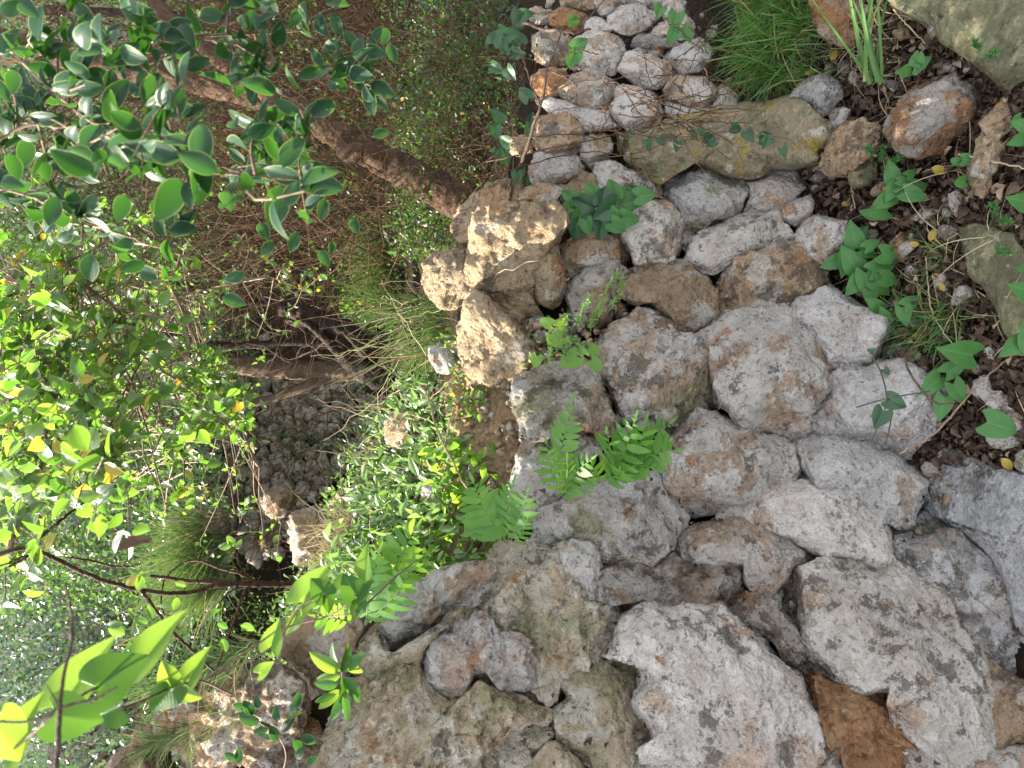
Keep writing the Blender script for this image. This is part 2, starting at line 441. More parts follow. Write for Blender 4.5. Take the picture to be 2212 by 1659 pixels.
WALL = [
 # lower foreground of the wall
 ('grey', 'c3r2 310,240 430,260 640,310 860,380 960,430 1100,480 1190,560 1250,740 1330,880 1380,1010 1415,1200 1435,1450 1425,1720 790,1720 800,1500 885,1480 850,1330 770,1140 560,1170 380,1110 190,1020 240,890 110,700 60,600 0,520 150,390', 'largest pale slab at the foot of the wall, half tan, with a mustard lichen spot', dict(bulge=.42, flat=4, dz=-.02, mix='a')),
 ('ochre', 'c3r2 170,990 380,1090 560,1150 770,1120 870,1330 905,1490 820,1500 810,1720 540,1720 480,1600 440,1500 360,1520 310,1400 280,1250 220,1100', 'rough bright orange broken stone wedged between the two largest pale slabs', dict(bulge=.4, dz=.02, rgh=2.4)),
 ('tan', 'c3r2 350,1530 430,1515 540,1580 520,1720 340,1720', 'small yellowish stone under the bright orange broken stone', dict(bulge=.5, dz=.03)),
 ('pale', '1558,1118 1607,1070 1680,1042 1760,1038 1850,1078 1900,1118 1925,1168 1940,1232 1850,1210 1790,1202 1745,1185 1700,1155 1630,1135', 'pale stone crossed by an orange crumbly seam, above the mustard spotted slab', dict(bulge=.5, dz=-.01)),
 ('ring', 'c3r2 740,130 860,50 900,-30 1000,-30 1060,60 1160,90 1290,170 1410,215 1475,300 1530,430 1570,600 1600,740 1690,840 1720,1160 1600,1170 1510,1110 1490,1000 1400,970 1300,860 1230,740 1170,580 1100,500 960,450 860,400 790,260', 'long grey stone covered in round ring lichens beside the mustard spotted slab', dict(bulge=.5, dz=.03, flat=3)),
 ('ring', '1993,1055 2008,1020 2050,1000 2090,996 2140,1018 2212,1035 2310,1080 2330,1250 2300,1400 2240,1405 2205,1385 2185,1320 2165,1250 2130,1185 2080,1152 2030,1120 1990,1100', 'big dark grey stone by the leaf litter at the low end of the wall', dict(bulge=.5, dz=.035)),
 ('brown', '2118,1400 2165,1440 2215,1480 2300,1500 2310,1640 2200,1610 2140,1640 2125,1560', 'dark reddish brown stone in the gap under the ring lichened stone', dict(bulge=.4, dz=.02)),
 ('grey', '2120,1650 2180,1620 2290,1600 2300,1740 2110,1740', 'grey stone with a green sprig at the very corner of the picture', dict(bulge=.4, dz=.0)),
 ('pale', 'c2r2 880,620 1000,635 1100,615 1300,615 1450,650 1600,730 1670,800 1740,960 1880,1180 1950,1330 1970,1500 2010,1730 810,1730 840,1520 940,1450 930,1380 850,1290 820,1220 860,1130 850,1030 780,970 640,960 690,880 710,810 790,690', 'big rounded pale boulder with one bright yellow lichen spot', dict(bulge=.5, flat=3, dz=-.03)),
 ('olive', 'c2r2 590,990 640,955 780,965 860,1030 870,1130 830,1220 860,1290 950,1380 940,1450 850,1520 830,1730 620,1730 500,1600 350,1500 270,1430 235,1360 290,1270 370,1210 330,1130 340,1080 450,1040', 'flat olive green stone below the long open crack', dict(bulge=.3, flat=4, dz=.015)),
 ('olive', 'c2r2 -10,270 70,255 190,250 330,250 560,330 560,560 700,565 870,550 895,600 790,700 700,790 680,870 560,980 400,1030 330,1060 300,1150 230,1260 -60,1130 -120,900 -300,770 -500,690 -300,520 -100,330', 'large rough olive rock above the long open crack', dict(bulge=.38, flat=3.5, dz=.02, rgh=1.9)),
 ('pale', 'c2r2 320,230 400,190 500,195 550,255 575,330 560,450 560,570 500,560 440,470 370,400 330,330', 'smooth white knob of rock standing out of the rough olive rock', dict(bulge=.6, dz=-.035)),
 ('rough', 'c2r2 560,320 650,290 760,310 880,360 960,335 1280,335 1490,340 1515,420 1505,530 1440,615 1350,625 1150,600 1000,635 890,615 850,560 640,590 545,580 540,420', 'knobbly pinkish band of rubble across the middle of the wall, ochre at one end', dict(bulge=.45, dz=-.015, rgh=2.0)),
 ('half', '1150,1120 1165,1105 1215,1085 1250,1070 1310,1045 1370,1028 1395,1030 1420,1045 1400,1090 1440,1145 1450,1190 1432,1225 1390,1222 1350,1212 1310,1210 1285,1195 1265,1175 1215,1180 1190,1180 1128,1194 1155,1150', 'pale stone with a green mossy patch, just below the lit fern', dict(bulge=.5, dz=-.01)),
 ('pale', '1385,1028 1420,1022 1455,1060 1483,1098 1488,1122 1470,1150 1442,1158 1418,1130 1390,1100', 'pinkish smooth stone end above the deep black hole', dict(bulge=.6, dz=.04)),
 ('grey', 'c2r2 1055,320 1068,260 1105,150 1180,95 1300,68 1430,58 1600,100 1720,110 1860,180 1965,225 1920,285 1830,345 1750,430 1659,515 1560,510 1500,430 1480,345 1280,345', 'wide pale grey stone to the side of the deep black hole', dict(bulge=.5, dz=.0)),
 ('rough', 'c3r2 -180,540 0,520 60,600 120,700 250,890 200,1030 110,990 20,820 -120,760 -280,650', 'crumbly reddish tan filler rock between the two largest pale slabs', dict(bulge=.4, dz=.005, rgh=1.8)),
 ('grey', 'c1r2 790,730 815,620 900,540 1000,475 1150,420 1300,365 1400,345 1475,340 1510,410 1440,520 1380,610 1250,690 1190,740 1080,860 980,900 860,880 790,800', 'rough pale rock with sparkling sunlit end above the hanging heart leaves', dict(bulge=.5, dz=.0, rgh=1.7, tilt=(-.2, .2), thick=.25)),
 ('pale', 'c1r2 1065,950 1080,880 1180,770 1280,670 1400,590 1490,650 1570,760 1680,800 1740,850 1850,1000 1840,1080 1700,1220 1600,1200 1540,1110 1480,1030 1400,1080 1380,1150 1250,1240 1160,1180 1080,1080', 'bluish white stone with a rusty stain and a sunlit corner', dict(bulge=.5, dz=-.03, rgh=1.4, thick=.4)),
 ('olive', 'c1r2 400,1740 390,1580 430,1510 550,1320 640,1220 660,1120 800,1040 900,1000 1050,970 1090,1080 1160,1180 1250,1240 1380,1150 1500,1020 1560,1110 1660,1220 1830,1290 1900,1360 1870,1420 1760,1450 1680,1500 1660,1560 1630,1740', 'huge sloping olive boulder whose edge catches the sun', dict(bulge=.42, flat=3, dz=.0, rgh=1.7)),
 ('olive', 'c1r2 590,1050 620,950 720,850 800,790 860,880 980,900 1190,740 1300,650 1400,590 1330,660 1180,780 1080,880 1050,970 900,1010 800,1050 650,1130', 'sunlit mossy ridge of rock above the huge olive boulder', dict(bulge=.5, dz=.0, rgh=1.6, tilt=(-.3, .3), thick=.2)),
 ('olive', 'c2r2 90,1500 130,1430 230,1405 275,1450 200,1510 140,1570', 'smallest olive stone under the huge olive boulder', dict(bulge=.5, dz=.02)),
 ('olive', 'c2r2 -120,1580 0,1480 80,1470 160,1560 110,1650 60,1740 -160,1740', 'mustard brown mossy stone at the bottom edge', dict(bulge=.5, dz=.02)),
 ('olive', 'c2r2 90,1650 200,1510 300,1480 380,1540 460,1740 40,1740', 'grey green stone at the bottom edge beside a thin crack', dict(bulge=.45, dz=.01)),
 ('tan', 'c1r2 180,920 170,780 260,695 380,665 480,695 640,695 705,740 670,860 625,960 585,1060 480,1160 380,1180 300,1070 200,1025', 'mossy tan rock behind the long leaved bright plant', dict(bulge=.55, dz=.06, tilt=(-.25, .3), thick=.35)),
 ('tan', '345,1555 400,1505 460,1460 540,1440 600,1440 652,1478 660,1530 645,1580 605,1640 500,1665 420,1675 365,1625', 'furrowed tan boulder half in the sun under the vine', dict(bulge=.6, dz=.08, rgh=1.5, tilt=(-.25, .3), thick=.4)),
 ('brown', '220,1720 240,1650 290,1610 335,1585 352,1560 368,1625 380,1720', 'brown rock under the vine at the bottom edge', dict(bulge=.6, dz=.2)),
 ('tan', '285,1615 298,1568 335,1552 352,1600', 'small tan stone perched on the brown rock under the vine', dict(bulge=.6, dz=.18)),
 ('ochre', '618,1585 665,1553 697,1580 692,1625 640,1645', 'yellowish lump wedged between the two lower boulders', dict(bulge=.6, dz=.12)),
 ('brown', '530,1720 560,1640 620,1600 695,1620 695,1720', 'pinkish brown stone at the bottom edge under a glossy sprig', dict(bulge=.5, dz=.10)),
 # middle courses
 ('sunblock', 'c2r1 250,-150 290,-90 310,-10 330,60 347,180 322,285 250,358 190,320 150,250 130,160 165,40 200,-60', 'thin tan wedge standing upright beside the sunlit block', dict(bulge=.7, dz=-.03, tilt=(-.2, .3))),
 ('sunblock', '1028,480 1058,455 1110,450 1160,455 1205,462 1220,490 1200,520 1180,560 1158,600 1152,640 1168,680 1185,700 1175,728 1130,742 1080,700 1030,660 1014,605 1017,540', 'large tan block with lichen spots on top and sun on its side', dict(bulge=.36, dz=-.02, flat=5, rgh=1.1, facets=4, grow=1.08, tilt=(-.25, .5))),
 ('sunblock', '1008,665 1035,640 1085,685 1135,735 1165,745 1168,785 1135,812 1095,817 1060,835 1018,800 1004,740', 'rugged sunlit block below the lichen spotted tan one', dict(bulge=.36, dz=.08, flat=5, rgh=1.2, facets=4, grow=1.12, tilt=(-.3, .45))),
 ('tan', '1213,530 1245,503 1300,498 1333,515 1338,560 1325,582 1270,592 1240,600 1222,585', 'tan cube shaped stone under the upper ivy', dict(bulge=.7, dz=-.01)),
 ('brown', 'c2r1 380,180 490,85 600,55 720,45 790,75 805,130 730,160 690,200 705,300 665,370 600,440 520,480 440,500 385,450 385,350 362,260', 'tan brown stone behind the feathery green sprigs', dict(bulge=.6, dz=.02, tilt=(-.2, .25))),
 ('brown', 'c2r1 690,180 800,125 900,80 1020,45 1120,50 1200,85 1275,150 1315,250 1315,380 1290,450 1200,525 1130,505 1060,485 1040,410 950,345 900,305 820,315 720,260', 'big round ochre brown stone in the middle of the wall', dict(bulge=.7, dz=-.02)),
 ('grey', 'c2r1 765,75 870,20 1000,5 1085,50 1000,65 900,100 800,130', 'thin grey slab lying on the big round ochre brown stone', dict(bulge=.6, dz=.0)),
 ('brown', '1535,600 1570,560 1620,538 1680,518 1735,530 1780,570 1783,622 1752,652 1700,667 1650,672 1600,683 1560,688 1543,660 1533,625', 'broad brown stone with a tiny white fleck, above the two biggest grey stones', dict(bulge=.65, dz=-.02)),
 ('half', 'c2r1 560,520 640,440 720,400 820,315 900,295 970,360 1055,440 1065,485 1150,515 1235,530 1265,600 1300,750 1330,860 1290,960 1250,1015 1150,1015 1050,1065 980,1055 900,1015 790,1055 740,1035 680,940 600,850 560,760 575,690 555,600', 'big blocky grey stone above the dark fern', dict(bulge=.6, dz=-.03, flat=3)),
 ('grey', '1510,732 1540,703 1570,688 1620,670 1670,663 1712,680 1747,720 1782,770 1789,800 1782,850 1752,900 1737,947 1710,947 1670,932 1620,937 1590,907 1573,880 1558,870 1543,830 1538,790 1522,770', 'biggest rounded grey stone, in the centre of the right hand wall', dict(bulge=.68, dz=-.04)),
 ('half', 'c2r1 25,800 150,765 300,728 400,705 480,705 535,760 575,850 645,940 705,1020 738,1100 705,1180 600,1155 480,1125 350,1125 200,1185 120,1205 60,1135 15,1000 25,900', 'grey stone with a sun splashed side between the sunlit blocks and the lit fern', dict(bulge=.6, dz=-.03, rgh=1.3)),
 ('grey', '1428,910 1450,893 1500,887 1540,903 1592,925 1640,933 1692,950 1723,965 1723,1010 1703,1040 1662,1060 1622,1080 1592,1112 1540,1133 1500,1125 1468,1080 1437,1050 1432,1010 1436,960', 'broad speckled stone beside the tip of the dark fern', dict(bulge=.6, dz=-.02)),
 ('grey', 'c2r1 345,1200 400,1148 450,1128 540,1155 580,1210 572,1290 480,1325 380,1280', 'small round grey stone behind the lit fern', dict(bulge=.7, dz=.03)),
 ('half', 'c2r1 10,1400 60,1305 150,1225 220,1195 350,1220 430,1300 500,1340 560,1430 500,1510 380,1580 250,1640 150,1740 20,1720 -10,1600', 'shaded stone the lit fern grows across', dict(bulge=.5, dz=.06)),
 ('grey', 'c2r1 765,1040 800,1003 880,1008 910,1040 985,1090 990,1135 900,1130 800,1115', 'small grey chock stone behind the dark fern', dict(bulge=.6, dz=.04)),
 ('brown', 'c2r1 895,1000 905,975 960,973 988,1010 975,1100 920,1060', 'pinkish pebble wedged over the dark fern', dict(bulge=.7, dz=.0)),
 ('pale', 'c3r1 90,370 200,288 280,228 370,203 455,240 525,310 605,350 745,400 788,470 775,550 725,640 650,705 500,745 390,748 365,640 300,560 220,470 140,410', 'faceted pale stone with orange veins beside the grassy ground', dict(bulge=.75, dz=-.04, facets=10)),
 ('pale', 'c3r1 375,780 500,738 700,700 850,705 950,738 1055,800 1135,900 1155,960 1125,1030 1025,1180 955,1250 900,1312 850,1293 700,1232 560,1202 400,1182 235,1172 280,1060 365,920', 'pale stone with rusty underside over which a heart leaved vine hangs', dict(bulge=.7, dz=-.03)),
 ('pale', 'c3r1 165,1200 250,1162 400,1178 560,1198 700,1238 850,1288 955,1350 1015,1400 1012,1480 975,1560 955,1640 925,1720 850,1735 740,1710 600,1610 440,1545 350,1525 250,1470 185,1455 195,1330', 'smooth pale stone with ring lichens below the rusty bottomed one', dict(bulge=.62, dz=-.02)),
 # upper courses, farther off
 ('yellow', 'c2r0 610,930 650,890 760,885 860,865 1000,800 1200,757 1400,715 1659,665 1760,636 1900,655 1965,715 1995,780 2085,830 2105,900 1985,970 1965,1050 1800,1095 1659,1095 1600,1145 1480,1150 1350,1115 1240,1065 1160,1065 1060,1115 990,1185 870,1155 760,1115 680,1065 625,1000', 'long slab blotched with yellow lichen lying across the wall', dict(bulge=.4, flat=4, dz=-.06, facets=4)),
 ('tan', 'c3r0 340,1080 390,960 460,850 600,790 700,845 705,960 625,1040 530,1115 430,1125', 'knobbly tan stone at the end of the yellow lichened slab', dict(bulge=.7, dz=-.03, rgh=1.6)),
 ('grey', 'c3r0 390,740 440,705 510,705 530,790 500,860 420,850', 'small pitted grey stone between the slab and the leaf litter', dict(bulge=.6, dz=.0)),
 ('half', 'c3r0 120,620 200,538 280,485 370,485 455,528 475,600 440,665 390,745 310,742 285,695 200,660', 'hooked knob shaped stone behind the yellow lichened slab', dict(bulge=.7, dz=-.02)),
 ('half', 'c2r0 995,1190 1060,1110 1160,1058 1230,1060 1350,1108 1485,1148 1535,1220 1525,1320 1505,1405 1400,1410 1300,1425 1230,1505 1150,1525 1075,1470 1065,1330 1005,1270', 'stone stained dark green over half its face under the yellow slab', dict(bulge=.55, dz=-.01)),
 ('pale', 'c2r0 1475,1152 1600,1138 1700,1098 1830,1108 1875,1170 1885,1260 1805,1345 1700,1375 1659,1405 1500,1408 1535,1300 1535,1220', 'pinkish white stone next to the dark green stained one', dict(bulge=.6, dz=.0)),
 ('grey', 'c2r0 830,1330 900,1278 1010,1265 1065,1330 1085,1460 1095,1600 1065,1690 900,1700 800,1710 755,1600 715,1520 735,1440 785,1365', 'upright grey stone with a ragged edge beside the upper ivy', dict(bulge=.7, dz=-.03, facets=9)),
 ('grey', 'c2r0 1145,1605 1200,1518 1300,1425 1400,1395 1560,1397 1700,1378 1795,1420 1855,1480 1845,1565 1780,1565 1680,1605 1560,1625 1400,1725 1300,1785 1235,1810 1130,1710', 'long grey stone with a brown hollow under the dark green stained one', dict(bulge=.6, dz=-.02)),
 ('pale', 'c3r0 50,1375 130,1305 270,1275 295,1340 230,1450 140,1450', 'small pale stone under the pinkish white one', dict(bulge=.6, dz=-.01)),
 ('pale', 'c3r0 140,1600 200,1500 250,1420 300,1387 400,1428 495,1440 505,1600 445,1725 350,1745 240,1710', 'cracked pale stone beside the tallest ground ivy', dict(bulge=.65, dz=-.02)),
 ('tan', 'c2r0 10,1310 60,1235 180,1195 322,1172 332,1240 285,1325 200,1375 110,1335', 'slanting tan stone on top of the lichen spotted block', dict(bulge=.65, dz=.0)),
 ('brown', 'c2r0 325,1195 400,1135 480,1115 542,1148 563,1200 505,1265 400,1285 332,1268', 'brown and white stone just above the upper ivy', dict(bulge=.65, dz=.0)),
 ('grey', 'c2r0 548,1110 558,1038 640,1025 720,1078 870,1148 990,1188 1015,1270 900,1288 840,1330 700,1260 600,1268 558,1200', 'long grey and white stone between the slab and the upper ivy', dict(bulge=.6, dz=.0)),
 ('half', 'c2r0 340,1290 420,1245 560,1240 700,1250 760,1310 780,1380 720,1450 690,1540 560,1490 440,1520 380,1430', 'pale stone mostly hidden under the upper ivy', dict(bulge=.4, dz=.05)),
 ('brown', 'c2r0 640,1520 700,1480 745,1560 765,1680 690,1700 655,1620', 'dark brown chip between the cube shaped and the upright stone', dict(bulge=.4, dz=.05)),
 ('half', 'c2r0 1090,1480 1150,1525 1190,1560 1140,1640 1100,1600', 'grey chip in the dark gap beside the upright stone', dict(bulge=.5, dz=.04)),
 ('grey', 'c2r0 112,1120 175,995 300,985 420,1008 475,1060 498,1112 400,1145 330,1185 200,1200 125,1190', 'grey stone at the foot of the thin dark twig', dict(bulge=.65, dz=-.01)),
 ('brown', 'c2r0 415,960 500,895 600,875 645,920 635,990 605,1035 540,1065 500,1105 440,1045', 'brown speckled stone beside the blunt end of the yellow slab', dict(bulge=.65, dz=.0)),
 ('tan', 'c2r0 145,810 200,735 300,735 405,780 445,850 425,945 380,1005 280,1005 195,975 152,900', 'knobbly tan stone with a porous face behind the thin dark twig', dict(bulge=.7, dz=-.01, rgh=1.7)),
 ('pale', 'c2r0 205,690 240,635 340,655 450,700 600,718 722,738 705,800 600,843 480,855 380,785 260,735', 'long whitish stone behind the bare twigs', dict(bulge=.6, dz=.01)),
 ('grey', 'c2r0 305,600 380,478 480,455 585,457 635,520 668,620 642,705 560,713 470,693 375,663', 'smooth greyish stone with a dark foot behind the arching twig', dict(bulge=.7, dz=-.01)),
 ('ochre', 'c2r0 127,500 190,447 290,447 375,488 342,565 280,625 190,625 138,570', 'ochre stone by the fork of the thin dark twig', dict(bulge=.7, dz=.0)),
 ('pale', 'c2r0 655,660 678,578 760,545 880,575 985,640 1005,720 935,805 820,858 740,835 648,740', 'white stone in the thick of the bare twigs', dict(bulge=.6, dz=.0)),
 ('grey', 'c2r0 965,580 1060,507 1160,495 1262,528 1325,590 1325,672 1250,702 1120,682 1000,645', 'grey stone beside the grass above the yellow slab', dict(bulge=.65, dz=-.01)),
 ('pale', 'c2r0 1000,650 1120,680 1250,700 1345,730 1200,765 1060,785 1005,745', 'flat whitish stone right above the yellow slab', dict(bulge=.5, dz=.02)),
 ('grey', 'c2r0 1305,690 1340,605 1400,575 1465,620 1455,712 1380,725', 'small grey stone with grass lying on it', dict(bulge=.6, dz=.01)),
 ('pale', 'c2r0 685,450 720,365 800,345 900,355 1000,405 1065,440 1015,525 930,575 840,565 755,505', 'bluish white faceted stone with a patch of dry needles', dict(bulge=.65, dz=-.01, facets=9)),
 ('grey', 'c2r0 765,340 850,305 960,300 995,340 920,375 830,365', 'small slab tucked above the bluish white faceted stone', dict(bulge=.5, dz=.01)),
 ('pale', 'c2r0 965,380 1050,318 1140,267 1222,262 1285,310 1275,405 1200,465 1100,485 1045,435', 'pale topped stone with a dark face next to the tall grass', dict(bulge=.7, dz=-.01)),
 ('pale', 'c2r0 385,260 460,217 600,217 722,280 725,350 682,405 660,475 560,475 445,445 415,350', 'flat topped grey stone with a dark cleft side, high on the wall', dict(bulge=.65, dz=-.01)),
 ('brown', 'c2r0 137,240 220,187 330,187 395,240 422,350 362,425 240,435 157,370', 'dark brown weathered stone behind a broad green leaf', dict(bulge=.65, dz=.01)),
 ('rough', 'c2r0 755,310 800,248 900,226 1020,228 1095,270 1062,312 960,308 850,315', 'dark pitted stone high on the wall', dict(bulge=.6, dz=.0, rgh=1.5)),
 ('pale', 'c2r0 625,110 700,57 800,27 885,80 895,160 842,215 740,225 645,195', 'blue grey stone with sharp ridges near the top edge', dict(bulge=.65, dz=.0, facets=10)),
 ('pale', 'c2r0 905,170 1000,137 1110,107 1175,160 1185,245 1090,265 1020,235 905,225', 'white stone behind the dangling green leaves', dict(bulge=.6, dz=.0)),
 ('ochre', 'c2r0 235,110 300,57 400,65 485,100 465,175 400,205 320,193 247,160', 'rust brown stone near the top edge', dict(bulge=.6, dz=.01)),
 ('pale', 'c2r0 465,150 540,117 645,170 655,212 560,220 475,212', 'small whitish stone touching the rust brown one', dict(bulge=.6, dz=.0)),
 ('grey', 'c2r0 515,0 600,-65 705,-45 695,52 600,105 535,72', 'grey stone cut by the top edge beside a long twig', dict(bulge=.6, dz=.0)),
 ('grey', 'c2r0 700,-50 850,-85 1000,-65 1015,40 900,65 800,30 705,42', 'brown flecked stone cut by the top edge', dict(bulge=.6, dz=.01)),
 ('pale', 'c2r0 985,0 1060,-55 1120,0 1105,105 1000,135 975,60', 'bluish stone at the top edge beside the grass', dict(bulge=.6, dz=.01)),
 ('brown', 'c2r0 325,-40 420,-85 535,-40 545,52 420,75 335,42', 'brownish stone at the top edge over the rust brown one', dict(bulge=.6, dz=.01)),
 ('brown', 'c2r0 95,80 170,45 242,90 235,152 135,155', 'small brown stone at the leafy end of the upper wall', dict(bulge=.6, dz=.02)),
 ('tan', 'c2r0 -15,930 60,885 132,910 125,995 40,1015 -15,985', 'little pinkish stone beside the base of the thin dark twig', dict(bulge=.6, dz=.04)),
 ('tan', 'c1r0 1280,1445 1358,1338 1448,1238 1560,1148 1622,1148 1652,1240 1645,1350 1505,1378 1445,1455 1415,1560 1402,1665 1318,1605 1268,1500', 'tan stone at the foot of the leaning trunk', dict(bulge=.65, dz=.02, rgh=1.5)),
 ('sunblock', 'c1r1 1065,150 1108,48 1200,-5 1300,-25 1392,20 1412,150 1397,285 1350,338 1240,333 1150,262 1085,202', 'warm tan stone with a sunlit face at the edge of the wall', dict(bulge=.5, dz=.05, rgh=1.4, tilt=(-.25, .5))),
 ('grey', 'c1r1 1112,650 1138,588 1200,562 1272,600 1293,690 1252,763 1168,743', 'small round stone among dry grass stems behind the wall', dict(bulge=.7, dz=.25)),
 ('grey', 'c3r1 730,620 820,555 900,560 1000,640 1120,740 1050,795 950,745 850,715 750,705', 'grey stone behind the rusty bottomed one, by the grass', dict(bulge=.5, dz=.06)),
 ('brown', 'c3r1 900,1340 960,1250 1040,1180 1140,1180 1270,1230 1250,1300 1130,1320 1000,1370', 'dark stone in the shadowy hollow above the low end of the wall', dict(bulge=.5, dz=.12)),
]
for k, (mat, pts, label, kw) in enumerate(WALL):
    kw = dict(kw); kw.pop('mix', None)
    if k < 23: kw.setdefault('grow', 1.07); kw['bulge'] = kw['bulge'] * .78; kw['flat'] = 4.2
    stone(pp(pts), mat, label, seed=k, **kw)


# rocks lying on the ground in front, and the two worn slabs
def dg(z):
    return lambda x, y: dground(x, y, z)


def dconst(px, z):
    _, c = area_c(np.asarray(px, float)); d = float(dground(c[0], c[1], z)); return lambda x, y: np.full(np.shape(x), d) - .25 * (np.asarray(x) - c[0]) * d / F


GROUND = [
 ('ochre', 'c3r0 295,60 360,-40 560,-80 605,30 595,200 562,295 480,297 400,255 335,200', 'orange rock at the top edge behind the bent grass blades', dict(z=.10, bulge=.7, rgh=1.5)),
 ('twotone', 'c3r0 795,800 845,715 895,640 985,557 1110,495 1200,460 1295,487 1335,600 1335,740 1262,835 1180,905 1050,975 920,985 838,945 795,870', 'rock with one orange face lying alone in the leaf litter', dict(z=.08, bulge=.75, facets=9, rgh=1.4)),
 ('tan', 'c3r0 1365,810 1430,775 1500,655 1560,630 1625,690 1605,820 1510,900 1565,960 1455,1105 1425,1235 1370,1245 1297,1140 1347,960 1405,845', 'long knobbly orange tan rock half buried in leaf litter', dict(z=.05, bulge=.6, rgh=1.7)),
 ('tan', 'c3r0 795,210 850,175 915,180 915,235 850,245', 'pink pebble among the bent grass blades', dict(z=.05, bulge=.6)),
 ('ochre', 'c3r0 795,1620 808,1558 880,1508 922,1580 902,1665 850,1695', 'little orange rock under the ground ivy', dict(z=.04, bulge=.7)),
 ('moss', 'c3r0 525,1120 600,1035 695,1048 695,1155 620,1215 545,1205', 'dark green wedge of stone behind the ground ivy', dict(z=.06, bulge=.5)),
 ('grey', 'c3r1 1325,900 1400,765 1455,880 1505,900 1660,1010 1720,1100 1610,1205 1500,1242 1415,1180 1445,950', 'jagged grey stone under the round leaf', dict(z=.04, bulge=.5, rgh=1.6)),
 ('tan', 'c3r1 1195,260 1225,212 1290,205 1305,250 1265,295 1205,300', 'mossy tan lump beside the lower worn slab', dict(z=.05, bulge=.7)),
 ('half', 'c3r1 1600,1290 1660,1250 1760,1300 1740,1440 1650,1400', 'brown stone at the right edge under the dry stems', dict(z=.04, bulge=.5)),
 ('grey', 'c3r0 1180,1250 1250,1230 1280,1330 1230,1400 1170,1340', 'flat grey stone sunk in the leaf litter', dict(z=.03, bulge=.4)),
 ('grey', 'c3r1 1410,600 1450,560 1470,620 1440,650', 'grey pebble in the litter by the lower worn slab', dict(z=.03, bulge=.6)),
]
for k, (mat, pts, label, kw) in enumerate(GROUND):
    kw = dict(kw); z = kw.pop('z'); q = pp(pts)
    stone(q, mat, label, name='ground_stone', seed=300 + k, dfn=dconst(q, z), group='loose stones on the littered ground', **kw)
stone(pp('c3r0 790,-120 830,30 920,100 1060,180 1130,250 1300,370 1440,490 1540,565 1659,500 1900,380 2000,-200'), 'moss', 'flat mossy worn slab crossing the top right corner', cat='slab', name='worn_slab',
      seed=401, dfn=dg(.06), bulge=.14, thick=.25, flat=7, facets=1, amp=.5, group='worn slabs set in the ground')
stone(pp('c3r0 1235,1420 1300,1393 1400,1478 1560,1518 1720,1590 1850,2300 1640,2260 1520,2120 1450,1900 1330,1800 1280,1659'), 'moss', 'broken mossy worn slab at the right edge of the littered ground', cat='slab', name='worn_slab',
      seed=402, dfn=dg(.045), bulge=.12, thick=.25, flat=6, facets=2, amp=.7, group='worn slabs set in the ground')

# sunlit stones of the ledge behind the wall top
def ledge_d(x, y):
    a = np.clip((1170 - np.asarray(x)) / 200, 0, 3)
    return dwall(x, y) + .1 + a * .22 + np.clip((np.asarray(y) - 800) / 450, 0, 1) * .14


LEDGE = [
 ('tan', 'c1r1 845,1130 858,1040 930,995 1012,1020 1055,1100 1022,1205 930,1235 855,1200', 'sunlit tan stone among the ledge leaves, beside the longest bare stem', .3),
 ('ochre', 'c1r1 1185,1400 1218,1318 1300,1307 1362,1350 1322,1442 1228,1463', 'orange sunlit stone above the tallest ledge fern', 0),
 ('tan', 'c1r1 1278,1460 1318,1388 1400,1367 1442,1420 1402,1492 1318,1503', 'yellow tan sunlit stone touching the tallest ledge fern', 0),
 ('grey', 'c1r1 1062,1520 1108,1448 1180,1478 1202,1560 1252,1665 1180,1665 1098,1592', 'grey sharp stone catching sun amid the ledge leaves', .05),
 ('tan', 'c1r2 1075,150 1140,108 1252,150 1222,262 1098,272', 'tan stone under the yellow green ledge leaves', .05),
 ('tan', 'c1r2 1148,200 1258,88 1400,58 1452,150 1442,262 1330,342 1198,332 1155,262', 'broad sunlit tan stone just above the vine leaves', .0),
 ('pale', 'c1r2 1236,375 1278,278 1330,248 1422,278 1445,342 1330,365', 'brilliant white sunlit stone end', -.02),
 ('tan', 'c1r1 1395,690 1470,720 1560,800 1500,860 1400,800', 'yellow sunlit stone at the head of the crumbly ledge', .0),
 ('ochre', 'c1r1 1300,980 1350,950 1400,1010 1380,1090 1310,1060', 'rusty stone in the crumbly ledge', .02),
 ('tan', 'c1r1 1310,700 1370,690 1400,760 1350,800 1300,760', 'tan lump at the foot of the rugged sunlit block', .05),
 ('pale', 'c2r1 30,1290 90,1180 190,1200 120,1290 60,1360', 'small pale stone by the base of the lit fern', -.02),
]
for k, (mat, pts, label, dz) in enumerate(LEDGE):
    stone(pp(pts), mat, label, name='ledge_stone', seed=500 + k, dfn=ledge_d, dz=dz, bulge=.65, rgh=1.3, group='sunlit stones on the ledge behind the wall top')

BACK = [
 ('tan', 'c1r1 695,1340 758,1198 830,1178 842,1262 782,1352 718,1383', 'reddish rock on the slope behind the wall', 3.6),
 ('tan', 'c1r1 495,1560 560,1500 640,1490 700,1560 690,1680 560,1700 500,1659', 'pinkish rock low on the slope behind the wall', 3.9),
 ('tan', 'c1r2 225,60 300,0 400,-20 455,80 440,200 340,290 250,300', 'tan rock on the slope near the bare stem', 3.4),
 ('brown', 'c0r2 1220,60 1300,-10 1420,-10 1480,60 1500,130 1400,170 1290,170', 'grey brown rock far down the slope beyond the bare stems', 4.6),
 ('brown', 'c0r2 1050,90 1120,0 1180,20 1200,100 1120,140', 'smaller brown rock beside the grey brown one beyond the bare stems', 4.8),
 ('brown', 'c1r1 30,1560 90,1490 200,1500 260,1580 200,1680 60,1680', 'grey rock sitting below the terrace wall', 5.4),
]
